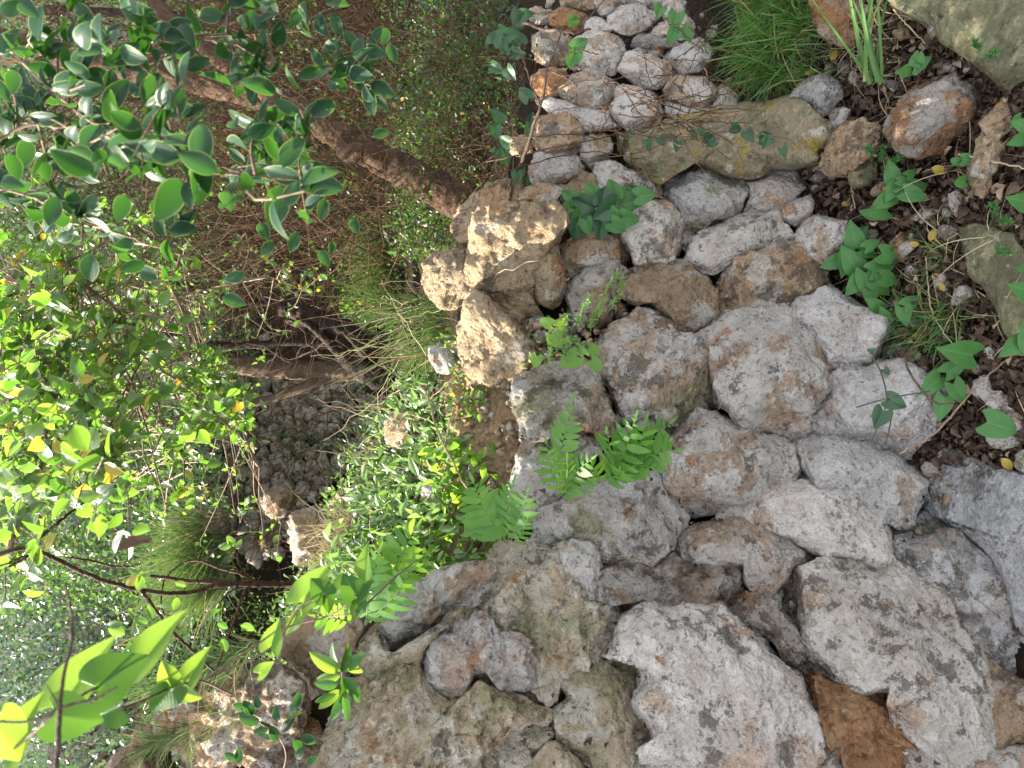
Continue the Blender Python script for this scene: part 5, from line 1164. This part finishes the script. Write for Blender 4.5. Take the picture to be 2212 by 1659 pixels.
plant_px('trailing_ivy', 'thin vine with two patterned dark leaves hanging on a pale stone', 'ivy', [(1917, 862, 42, 25, 1.34, 0), (1908, 888, 44, 120, 1.34, 10), (1910, 797, 18, 50, 1.36, 0), (1888, 760, 16, 200, 1.36, 0)], 'leaf_ivy_dark', LF_HEART,
         [[(1885, 770, 1.36), (1905, 810, 1.35), (1915, 860, 1.34), (1906, 900, 1.34), (1880, 960, 1.34)], [(1920, 870, 1.34), (1924, 910, 1.34), (1912, 960, 1.34)], [(1850, 880, 1.38), (1920, 860, 1.34), (2010, 845, 1.30)]], 'ivy plants', 'twig_dark')
plant_px('trailing_ivy', 'dark little ivy leaves strung along the top of the yellow lichened slab', 'ivy', [(1398, 303, 24, 80, 2.1, 0), (1425, 298, 22, 60, 2.08, 0), (1465, 305, 24, 100, 2.07, 0), (1512, 292, 28, 200, 2.04, 0), (1520, 298, 26, 350, 2.03, 0),
    (1545, 305, 22, 150, 2.02, 0), (1580, 275, 26, 10, 2.0, 0), (1612, 285, 28, 60, 1.97, 0), (1640, 300, 30, 340, 1.95, 0), (1660, 300, 26, 120, 1.93, 0), (1690, 320, 22, 70, 1.92, 0), (1365, 285, 20, 130, 2.1, 0)], 'leaf_ivy_dark', LF_HEART,
    [[(1360, 285, 2.12), (1425, 298, 2.08), (1515, 292, 2.03), (1600, 282, 1.97), (1700, 300, 1.9)]], 'ivy plants', 'twig_dark')
plant_px('trailing_ivy', 'broad leaves dangling in front of the topmost stones', 'ivy', [(1240, 105, 36, 330, 2.3, 0), (1245, 115, 34, 110, 2.3, 10), (1232, 125, 26, 90, 2.3, 0), (1462, 30, 40, 105, 2.2, 0), (1475, 60, 36, 60, 2.2, 20), (1460, 65, 34, 120, 2.2, 0), (1230, 45, 26, 350, 2.35, 0), (1428, 15, 30, 110, 2.25, 0)],
         'leaf_ivy', LF_HEART, [[(1240, 90, 2.3), (1238, 120, 2.3)], [(1450, -20, 2.2), (1462, 30, 2.2), (1470, 70, 2.2)]], 'ivy plants')
# leaves along the dark edge of the thicket
rng = np.random.default_rng(71)
its = [(rng.uniform(1060, 1150), rng.uniform(20, 480), rng.uniform(20, 38), rng.uniform(0, 360), rng.uniform(2.3, 2.6), rng.uniform(-30, 30)) for k in range(34)]
plant_px('trailing_ivy', 'loose trail of leaves at the dark edge between thicket and wall', 'ivy', its, 'leaf_ivy_dark', LF_HEART, [[(1120, 0, 2.5), (1090, 150, 2.5), (1110, 300, 2.45), (1100, 470, 2.4)]], 'ivy plants', 'twig_dark')
# sunlit heart leaves and feathery sprigs in the nook of the wall
plant_px('trailing_ivy', 'sunlit round leaves tucked in the nook above the sun splashed stone', 'ivy', [(1272, 752, 26, 20, 1.78, 0), (1278, 780, 30, 40, 1.77, 0), (1195, 722, 34, 60, 1.8, 0), (1190, 700, 26, 200, 1.8, 20), (1205, 705, 26, 320, 1.8, 0), (1245, 770, 40, 150, 1.76, 0), (1160, 770, 24, 100, 1.82, 0), (1262, 765, 22, 240, 1.76, 30)],
         'leaf_vine', LF_ROUND, [[(1180, 700, 1.84), (1215, 740, 1.8), (1275, 770, 1.78)]], 'ivy plants')


def feathery(label, stems, n=9, Ln=.013, seed=0, mat='needle'):
    rng = np.random.default_rng(seed); o = empty('feathery_sprig', vpx(*stems[0][0])); tag(o, label, 'sprig', 'feathery sprigs'); bpy.context.view_layer.update(); m = MB(); ps = []
    for b in stems:
        c = curve(b, 16); p = P(c[:, 0], c[:, 1], c[:, 2]); m.tube(p, .0007, 4)
        for k in range(3, 16):
            q = np.repeat(p[k][None], n, 0); ps.append(leaves(LF_BLADE, q, rdir(n, norm(p[k] - p[k - 1]) * .7, 1, rng), rdir(n, (0, 0, 1), 1, rng), Ln * rng.uniform(.6, 1.2, n), .8))
    m.obj('stalk', M['needle'], o); leaf_obj('foliage', ps, M[mat], o); return o


feathery('feathery sprigs glowing green in the sunlit nook of the wall', [[(1290, 700, 1.75), (1300, 650, 1.72), (1330, 590, 1.70)], [(1310, 680, 1.74), (1335, 640, 1.72), (1345, 600, 1.7)], [(1240, 720, 1.78), (1255, 680, 1.76), (1275, 640, 1.74)],
    [(1275, 720, 1.76), (1280, 690, 1.75), (1290, 670, 1.74)], [(1200, 760, 1.8), (1215, 730, 1.78), (1225, 680, 1.76)], [(1230, 790, 1.78), (1220, 760, 1.76), (1235, 730, 1.76)], [(1180, 790, 1.8), (1190, 760, 1.78), (1185, 720, 1.78)], [(1260, 745, 1.76), (1240, 735, 1.75), (1215, 740, 1.75)]], seed=3)
feathery('feathery green weed on the lower worn slab', [[(2140, 470, gd(2140, 470, .08)), (2150, 455, gd(2150, 455, .11)), (2145, 440, gd(2145, 440, .13))], [(2150, 485, gd(2150, 485, .08)), (2170, 475, gd(2170, 475, .1)), (2180, 480, gd(2180, 480, .12))], [(2150, 535, 1.45), (2160, 540, 1.42), (2180, 545, 1.4)]], seed=4, mat='leaf_ivy')
feathery('ferny green weed on the big corner slab', [[(2120, 105, gd(2120, 105, .1)), (2110, 100, gd(2110, 100, .12)), (2105, 90, gd(2105, 90, .13))], [(2130, 115, gd(2130, 115, .1)), (2140, 120, gd(2140, 120, .12)), (2150, 110, gd(2150, 110, .13))]], seed=5, mat='leaf_ivy')
feathery('low parsley leaved weed below the orange faced rock', [[(1900, 350, gd(1900, 350, .05)), (1905, 335, gd(1905, 335, .1)), (1910, 318, gd(1910, 318, .12))], [(1910, 350, gd(1910, 350, .05)), (1930, 345, gd(1930, 345, .1)), (1945, 340, gd(1945, 340, .12))], [(1885, 340, 1.9), (1880, 325, 1.85), (1870, 318, 1.82)]], seed=6, mat='leaf_ivy')

# ------------------------------------------------------------------ grass
def grass(name, label, roots, n, Lr, lean, wpx, mat='grass', seed=0, group='grass tufts', bendk=1.0, spread=.5, kind=None, zr=None, droop=.6, parent=None):
    """roots: list of (x, y, distance) in view pixels; Lr in metres; lean: world direction the blades favour"""
    rng = np.random.default_rng(seed); vs, fs, us = [], [], []; nv = 0; K = 7
    rt = np.array(roots, float)
    for k in range(n):
        r = rt[rng.integers(len(rt))] + rng.normal(0, 1, 3) * (9, 9, .012); b = vpx(*r)
        L = rng.uniform(*Lr); d0 = norm(np.array([0, 0, 1.0]) + np.asarray(lean) * rng.uniform(.3, 1.2) + rng.normal(0, spread, 3)); g = np.array([0, 0, -droop * rng.uniform(.3, 1.3)])
        t = np.linspace(0, 1, K)[:, None]; c = b + d0 * L * t + (g + rng.normal(0, .15, 3)) * L * t ** 2 * bendk
        sd = norm(np.cross(d0, CAM - b) + rng.normal(0, .1, 3)); w = wpx * rng.uniform(.6, 1.2) * (1 - t ** 2.5) + .0002
        fold = norm(CAM - b) * w * .35
        v = np.stack([c - sd * w, c + fold * -1, c + sd * w], 1).reshape(-1, 3)
        f = np.concatenate([[[3 * i, 3 * i + 1, 3 * i + 4, 3 * i + 3], [3 * i + 1, 3 * i + 2, 3 * i + 5, 3 * i + 4]] for i in range(K - 1)]) + nv
        u = np.stack([np.repeat(t[:, 0], 3), np.tile([-1, 0, 1], K)], 1)
        vs.append(v); fs.append(f); us.append(u); nv += 3 * K
    o = leaf_obj(name, [(np.concatenate(vs), np.concatenate(fs), np.concatenate(us))], M[mat], parent, origin=vpx(*rt[0]))
    if kind: tag(o, kind=kind)
    elif label: tag(o, label, 'grass', group)
    return o


def grect(x0, y0, x1, y1, z, n, seed):
    r = np.random.default_rng(seed); out = []
    for k in range(n):
        x, y = r.uniform(x0, x1), r.uniform(y0, y1); out.append((x, y, gd(x, y, z)))
    return out


grass('grass_tuft', 'thick green grass tuft by the top edge, combed towards the wall', grect(1640, -60, 1760, 120, .02, 16, 1), 1300, (.16, .36), (-.25, -.35, .1), .0018, seed=11, spread=.4, droop=.75)
grass('grass_tuft', 'darker grass hanging over the end of the yellow lichened slab', grect(1610, 100, 1760, 190, .04, 10, 2), 420, (.12, .26), (-.35, -.3, 0), .0016, seed=12, spread=.45, droop=.8)
grass('grass_tuft', 'small tuft of broad bent blades between the orange top edge rock and the corner slab', [(1885, 170, gd(1885, 170)), (1895, 168, gd(1895, 168))], 13, (.2, .30), (2.0, -.3, -.5), .0042, seed=13, spread=.16, droop=.15)
grass('grass_tuft', 'short spiky grass tuft under the three upright leaves', grect(1960, 650, 2080, 740, .01, 12, 3), 240, (.07, .15), (-.4, -.2, 0), .0014, seed=14, spread=.6, droop=.5)
grass('grass_tuft', 'wispy grass around the base of the little orange rock', grect(1880, 480, 2060, 620, .01, 12, 4), 90, (.05, .11), (-.2, -.2, 0), .0012, seed=15, spread=.7, droop=.5)
grass('dry_stems', None, grect(1700, 20, 2000, 330, .02, 30, 5), 260, (.08, .24), (-.3, -.4, 0), .0008, 'straw', 16, spread=1.0, kind='stuff', droop=.9)
grass('dry_stems', None, grect(1850, 300, 2200, 900, .01, 40, 6), 170, (.05, .2), (0, -.4, -.2), .0008, 'straw', 17, spread=1.2, kind='stuff', droop=.7)
grass('grass_tuft', 'long arching grass behind the wall in front of the dead tree', [(960 + 10 * math.sin(k * 3), 660 + k * 9, 3.0 + .05 * math.sin(k)) for k in range(12)], 190, (.25, .62), (-.25, -.1, 0), .0018, 'grass_soft', seed=18, spread=.35, droop=.45)
grass('grass_tuft', 'bright grass patch catching light beyond the sunlit tan stone', [(850 + 14 * math.sin(k * 5), 520 + k * 12, 4.6) for k in range(12)], 700, (.2, .5), (-.2, -.1, 0), .0020, 'grass_soft', seed=19, spread=.4, droop=.4)
grass('grass_tuft', 'soft green grass clump on the slope beyond the bare stems', [(480 + 12 * math.sin(k * 5), 1120 + k * 14, 4.6) for k in range(12)], 1300, (.3, .7), (-.3, 0, .2), .0022, 'grass_soft', seed=20, spread=.45, droop=.3)
grass('grass_tuft', 'pale grass under the vine at the lower left', [(330 + k * 16, 1570 - k * 11, 1.7 - k * .01) for k in range(14)] if False else [(350 + (k % 7) * 34, 1600 - k * 16, 1.72 - k * .01) for k in range(16)], 800, (.05, .15), (-.25, 0, .1), .0010, 'grass_soft', seed=22, spread=.5, droop=.4)
grass('grass_tuft', 'dry grass on the slope behind the lit fern', [(760 + 14 * math.sin(k * 5), 1120 + k * 18, 3.2) for k in range(12)], 380, (.15, .4), (-.2, 0, 0), .0018, 'straw', seed=23, spread=.6, droop=.5)

M['weed_pale'] = leaf_mat('pale_sage_leaf', (.10, .17, .07), (.17, .25, .12), (.18, .36, .06), (.32, .52, .12), rough=.3, spec=.7, trans=.35, veins=.6)
# ------------------------------------------------------------------ sunlit weeds on the slope behind the wall
def weeds(name, n, box, dk, size, mat, tpl, seed, hz=.16, width=.8, kind='stuff'):
    rng = np.random.default_rng(seed); ps = []; x = rng.uniform(box[0], box[2], n); y = rng.uniform(box[1], box[3], n)
    b = []
    for k in range(n):
        d = on_ground(x[k], y[k], 1.5, 12, 60) * (1 - rng.uniform(0, .05)); b.append(vpx(x[k], y[k], max(d - .05, dk)))
    b = np.array(b); m = 7
    q = (b[:, None] + np.array([0, 0, 1]) * rng.uniform(0, hz, (n, m))[..., None] + rng.normal(0, .03, (n, m, 3))).reshape(-1, 3)
    o = leaf_obj(name, [leaves(tpl, q, rdir(len(q), (0, 0, .6), 1, rng), rdir(len(q), (-.3, -.3, .8), .8, rng), size * rng.uniform(.6, 1.3, len(q)), width)], M[mat]); tag(o, kind=kind); return o


weeds('slope_weeds', 260, (730, 800, 1000, 1290), 1.9, .055, 'weed_pale', LF_NEAR, 57, width=.62)
weeds('slope_weeds', 380, (730, 820, 1010, 1280), 1.9, .04, 'leaf_far', LF_MID, 51, width=.7)
weeds('slope_weeds', 260, (880, 1130, 1010, 1290), 1.75, .04, 'leaf_vine', LF_MID, 52, hz=.08)
weeds('slope_weeds', 420, (560, 1080, 800, 1420), 2.0, .04, 'leaf_far', LF_MID, 53)
weeds('slope_weeds', 380, (450, 920, 740, 1120), 3.0, .04, 'leaf_under', LF_MID, 54, hz=.2)
weeds('slope_weeds', 260, (330, 1250, 600, 1560), 1.6, .034, 'leaf_mid', LF_MID, 55, hz=.2)

def ledge_weeds(n, box, size, mat, tpl, seed, hz=.05, m=6, width=.8):
    rng = np.random.default_rng(seed); x = rng.uniform(box[0], box[2], n); y = rng.uniform(box[1], box[3], n)
    b = P(x, y, ledge_d(x, y) - .03); q = (b[:, None] + np.array([-.2, -.3, 1]) * rng.uniform(0, hz, (n, m))[..., None] + rng.normal(0, .016, (n, m, 3))).reshape(-1, 3)
    o = leaf_obj('ledge_weeds', [leaves(tpl, q, rdir(len(q), (-.2, -.3, .8), 1, rng), rdir(len(q), (-.4, -.4, .6), .7, rng), size * rng.uniform(.5, 1.3, len(q)), width)], M[mat]); tag(o, kind='stuff')


ledge_weeds(46, (960, 960, 1070, 1290), .042, 'leaf_vine', LF_NEAR, 81, width=.8)
ledge_weeds(34, (930, 900, 1020, 1290), .038, 'weed_pale', LF_NEAR, 82, width=.7)
ledge_weeds(26, (1070, 1060, 1150, 1270), .03, 'leaf_vine', LF_NEAR, 83)
ledge_weeds(40, (985, 700, 1060, 900), .022, 'leaf_mid', LF_MID, 84)
ledge_weeds(24, (1160, 690, 1290, 790), .022, 'needle', LF_MID, 85, hz=.03)
# ------------------------------------------------------------------ leaf litter, pebbles, twigs
rng = np.random.default_rng(61); n = 22000
x = rng.uniform(1640, 2330, n); y = rng.uniform(-60, 1350, n); k = (x > 1720 + np.clip(y - 420, 0, None) * .42 - 60) & ((y < 1010) | (x > 2190)) ; x, y = x[k], y[k]
d = dground(x, y, 0.0) ; b = P(x, y, d); b[:, 2] = terrain(b[:, 0], b[:, 1]) + rng.uniform(.002, .035, len(b))
o = leaf_obj('leaf_litter', [leaves(lf_oval(4, .3, .1, .5, .8), b, rdir(len(b), (0, 0, 0), 1, rng) * (1, 1, .35), rdir(len(b), (0, -.2, 1.2), .7, rng), .015 * np.clip(np.exp(rng.normal(0, .55, len(b))), .3, 2.6), rng.uniform(.5, 1.3, len(b)))], M['litter']); tag(o, kind='stuff')
for k, (x, y, L, a, lab) in enumerate([(1795, 130, 28, 300, 'yellow fallen leaf under the orange top edge rock'), (2013, 362, 34, 20, 'yellow fallen leaf below the orange faced rock'), (2012, 597, 22, 0, 'round yellow fallen leaf by the lower worn slab'),
    (2030, 612, 20, 60, 'greenish yellow fallen leaf beside the round yellow one'), (1976, 410, 26, 350, 'yellow fallen leaf at the tip of the fresh ground ivy'), (2010, 520, 28, 290, 'folded yellow fallen leaf in the dark litter'), (1985, 530, 20, 200, 'small yellow fallen leaf near the little orange rock'),
    (2165, 990, 34, 50, 'large yellow fallen leaf at the lower right'), (1818, 440, 20, 0, 'yellow fallen leaf beside the pinkish white stone'), (1970, 725, 24, 10, 'dull yellow fallen leaf in the spiky grass'), (1760, 155, 22, 170, 'pale green fallen leaf beside the hooked stone'), (1905, 405, 18, 30, 'tan fallen leaf among the ground ivy')]):
    z = .05; lf = leaf_at(x, y, L, a, gd(x, y, z), 10, tpl=LF_NEAR, w=1.05); ob = leaf_obj('fallen_leaf', [lf], M['yellow_leaf'], origin=vpx(x, y, gd(x, y, z))); tag(ob, lab, 'fallen leaf', 'yellow fallen leaves')
rng = np.random.default_rng(62)


def pebbles(name, n, box, dfn, sr, mat, seed, keep=None):
    rng = np.random.default_rng(seed); m = MB()
    U, V = np.meshgrid(np.linspace(-1.57, 1.57, 8), np.linspace(0, 6.2832, 12, endpoint=False), indexing='ij')
    sph = np.stack([np.cos(U) * np.cos(V), np.cos(U) * np.sin(V), np.sin(U)], -1).reshape(-1, 3)
    a = np.arange(7)[:, None] * 12 + np.arange(12)[None]; b = np.arange(7)[:, None] * 12 + (np.arange(12)[None] + 1) % 12; f = np.stack([a, b, b + 12, a + 12], -1).reshape(-1, 4)
    for k in range(n):
        x, y = rng.uniform(box[0], box[2]), rng.uniform(box[1], box[3])
        if keep and not keep(x, y): continue
        c = dfn(x, y, rng); r = rng.uniform(*sr) * rng.uniform(.4, 1); v = sph * rng.uniform(.6, 1.3, 3); v = v * (1 + .25 * fbm(sph * 1.7 + k, 3, 2))[:, None]
        for _ in range(6):
            pn = rng.normal(size=3); pn /= np.linalg.norm(pn); e = np.maximum(v @ pn - rng.uniform(.35, .7), 0); v = v - e[:, None] * pn
        ax = rng.normal(size=3); q = Matrix.Rotation(rng.uniform(0, 6), 3, Vector(ax)); m.add(c + (v @ np.array(q)) * r, f)
    o = m.obj(name, M[mat]); tag(o, kind='stuff'); return o


pebbles('rubble', 300, (985, 745, 1165, 1250), lambda x, y, r: vpx(x, y, float(ledge_d(x, y)) - .02 + r.uniform(-.01, .03)), (.004, .026), 'tan', 1)
pebbles('rubble', 160, (1140, 690, 1300, 800), lambda x, y, r: vpx(x, y, float(dwall(x, y)) + .06 + r.uniform(-.02, .03)), (.006, .022), 'tan', 2)
pebbles('rubble', 700, (1160, 0, 2050, 1659), lambda x, y, r: vpx(x, y, float(dwall(x, y)) + .05 + r.uniform(-.02, .04)), (.012, .036), 'brown', 3)
rng = np.random.default_rng(77); n = 2600; x = rng.uniform(1150, 2050, n); y = rng.uniform(-20, 1659, n)
b = P(x, y, dwall(x, y) + rng.uniform(-.01, .06, n)); o = leaf_obj('crevice_litter', [leaves(lf_oval(4, .3, .1, .5, .8), b, rdir(n, (0, 0, 0), 1, rng), rdir(n, (-.3, -.6, .8), .7, rng), .016 * rng.uniform(.4, 1.5, n), 1.0)], M['litter']); tag(o, kind='stuff')
pebbles('gravel', 130, (1750, -20, 2250, 1100), lambda x, y, r: vpx(x, y, gd(x, y, .015)), (.004, .016), 'tan', 4)

# bare dark twigs in front of the upper wall
def twig_set(label, stems, mat='twig_dark', seed=0, group='bare twigs'):
    o = empty('bare_twig', vpx(*stems[0][0][:3])); tag(o, label, 'twig', group); bpy.context.view_layer.update(); m = MB()
    for b in stems:
        c = curve(b, 26); c[1:-1, :2] += RNG.normal(0, 1.1, (24, 2)); m.tube(P(c[:, 0], c[:, 1], c[:, 2]), c[:, 3] / 2 * c[:, 2] / F, 6, .15)
    m.obj('stem', M[mat], o); return o


twig_set('thin dark twig rising from the top of the wall and forking', [[(1128, 352, 2.1, 9), (1148, 285, 2.05, 8), (1172, 215, 2.0, 7), (1182, 150, 2.0, 5), (1200, 105, 2.0, 4), (1215, 60, 2.0, 3)], [(1172, 215, 2.0, 5), (1225, 185, 1.98, 5), (1290, 173, 1.96, 4), (1340, 182, 1.95, 4), (1410, 215, 1.94, 4), (1495, 250, 1.93, 3)],
    [(1182, 150, 2.0, 4), (1215, 165, 1.98, 4), (1240, 180, 1.97, 4), (1252, 195, 1.96, 3)], [(1165, 225, 2.0, 4), (1140, 160, 2.02, 3), (1120, 90, 2.05, 2)], [(1215, 165, 1.98, 3), (1238, 160, 1.97, 3), (1245, 150, 1.97, 2)]])
twig_set('dark crossing twig at the top edge of the wall', [[(1130, 50, 2.3, 6), (1170, 62, 2.25, 6), (1215, 68, 2.2, 6), (1250, 70, 2.2, 5), (1265, 45, 2.2, 4), (1290, 20, 2.2, 3), (1315, -10, 2.2, 2)], [(1250, 70, 2.2, 4), (1275, 62, 2.2, 3)]])
rng = np.random.default_rng(64)
st = [[(rng.uniform(1290, 1560), rng.uniform(110, 300), rng.uniform(1.88, 2.02), 2.4)] for _ in range(70)]
for b in st:
    x, y, d, w = b[0]; a = rng.uniform(0, 6.28); L = rng.uniform(50, 190); b += [(x + math.cos(a) * L * .5 + rng.normal(0, 14), y + math.sin(a) * L * .4 + rng.normal(0, 14), d, 2), (x + math.cos(a) * L, y + math.sin(a) * L * .7, d + rng.normal(0, .04), 1.1)]
twig_set('tangle of hair thin reddish twigs in front of the white stones', st, 'thicket')
twig_set('fine pale stems trailing along the top of the yellow lichened slab', [[(1050, 350, 2.3, 3), (1200, 318, 2.1, 3), (1400, 275, 2.0, 3), (1560, 245, 1.9, 3)], [(1060, 380, 2.3, 3), (1250, 330, 2.1, 2.5), (1390, 343, 2.0, 2)], [(1100, 300, 2.2, 3), (1240, 290, 2.1, 2.5), (1330, 310, 2.0, 2)], [(1520, 255, 1.9, 3), (1620, 240, 1.85, 2)]], 'thicket')
twig_set('pale curved root bridging the low end of the wall', [[(1944, 980, 1.33, 5), (1990, 955, 1.3, 5), (2030, 925, 1.28, 5), (2070, 880, 1.26, 4), (2130, 815, 1.25, 3), (2190, 765, 1.25, 2)]], 'twig')
twig_set('black twig curving beside the drooping leaf pair', [[(1953, 770, 1.36, 4), (1965, 805, 1.34, 5), (1990, 840, 1.31, 5), (2010, 865, 1.29, 5), (2045, 872, 1.27, 4), (2068, 866, 1.27, 3)]])
twig_set('straw coloured dry stems on the leaf litter beside the orange tan rock', [[(2070, 333, gd(2070, 333, .08), 4), (2130, 345, gd(2130, 345, .08), 4), (2215, 365, gd(2215, 365, .08), 3)], [(1835, 380, gd(1835, 380, .05), 3), (1848, 450, gd(1848, 450, .05), 2.5)], [(1930, 20, 1.8, 3), (1965, 60, 1.8, 3), (2000, 95, 1.8, 2)]], 'straw')
twig_set('long dry stem lying along the corner slab', [[(2000, 555, gd(2000, 555, .03), 3), (2005, 620, gd(2005, 620, .04), 3), (2015, 680, gd(2015, 680, .05), 3), (2060, 745, gd(2060, 745, .05), 2)]], 'straw')
twig_set('longest bare stem slanting over the sunlit ledge', [[(1015, 1068, 1.95, 5), (980, 1000, 2.0, 5), (945, 930, 2.05, 5), (925, 860, 2.1, 4), (905, 830, 2.12, 3)], [(960, 960, 2.02, 3), (975, 900, 2.0, 3), (1000, 850, 2.0, 2)], [(930, 860, 2.05, 3), (975, 820, 2.0, 3), (1015, 770, 2.0, 2)], [(990, 870, 2.0, 2.5), (960, 845, 2.0, 2)]], 'twig')
# dark bend of roots under the twigs at the foot of the thicket
# ------------------------------------------------------------------ light, camera
SUN_EL, SUN_AZ = R(40), R(65)          # azimuth measured from straight ahead towards the left
sdir = Vector((-math.sin(SUN_AZ) * math.cos(SUN_EL), math.cos(SUN_AZ) * math.cos(SUN_EL), math.sin(SUN_EL)))
wd = bpy.data.worlds.new('World'); S.world = wd; wd.use_nodes = True
nt = wd.node_tree; nt.nodes.clear()
sky = nt.nodes.new('ShaderNodeTexSky'); sky.sky_type = 'NISHITA'; sky.sun_disc = False
sky.sun_elevation = SUN_EL; sky.sun_rotation = math.atan2(sdir.x, sdir.y)
sky.air_density = 1.0; sky.dust_density = 1.5
bg = nt.nodes.new('ShaderNodeBackground'); bg.inputs['Strength'].default_value = .15
wo = nt.nodes.new('ShaderNodeOutputWorld'); hs = nt.nodes.new('ShaderNodeHueSaturation'); hs.inputs['Saturation'].default_value = .2; nt.links.new(sky.outputs[0], hs.inputs['Color']); nt.links.new(hs.outputs[0], bg.inputs[0]); sky.ozone_density = .6; nt.links.new(bg.outputs[0], wo.inputs[0])
ld = bpy.data.lights.new('sun', 'SUN'); ld.energy = 5.0; ld.angle = R(.5); ld.color = (1, .90, .74)
sun = bpy.data.objects.new('sun', ld); COL.objects.link(sun); sun.rotation_euler = sdir.to_track_quat('Z', 'Y').to_euler(); sun.location = (-3, 3, 6)

cd = bpy.data.cameras.new('camera'); cd.sensor_fit = 'HORIZONTAL'; cd.sensor_width = 36; cd.lens = LENS
cd.clip_start = .02; cd.clip_end = 500
cd.dof.use_dof = True; cd.dof.focus_distance = 1.9; cd.dof.aperture_fstop = 9
cam = bpy.data.objects.new('camera', cd); COL.objects.link(cam)
cam.matrix_world = Matrix(((UP[0] * 0 + RT[0], UP[0], -FW[0], CAM[0]), (RT[1], UP[1], -FW[1], CAM[1]), (RT[2], UP[2], -FW[2], CAM[2]), (0, 0, 0, 1)))
S.camera = cam
S.view_settings.view_transform = 'Standard'; S.view_settings.look = 'None'
S.view_settings.exposure = 2.3; S.view_settings.gamma = 1.0
S.cycles.max_bounces = 6; S.cycles.diffuse_bounces = 3; S.cycles.transmission_bounces = 3; S.cycles.glossy_bounces = 2
S.cycles.use_denoising = True
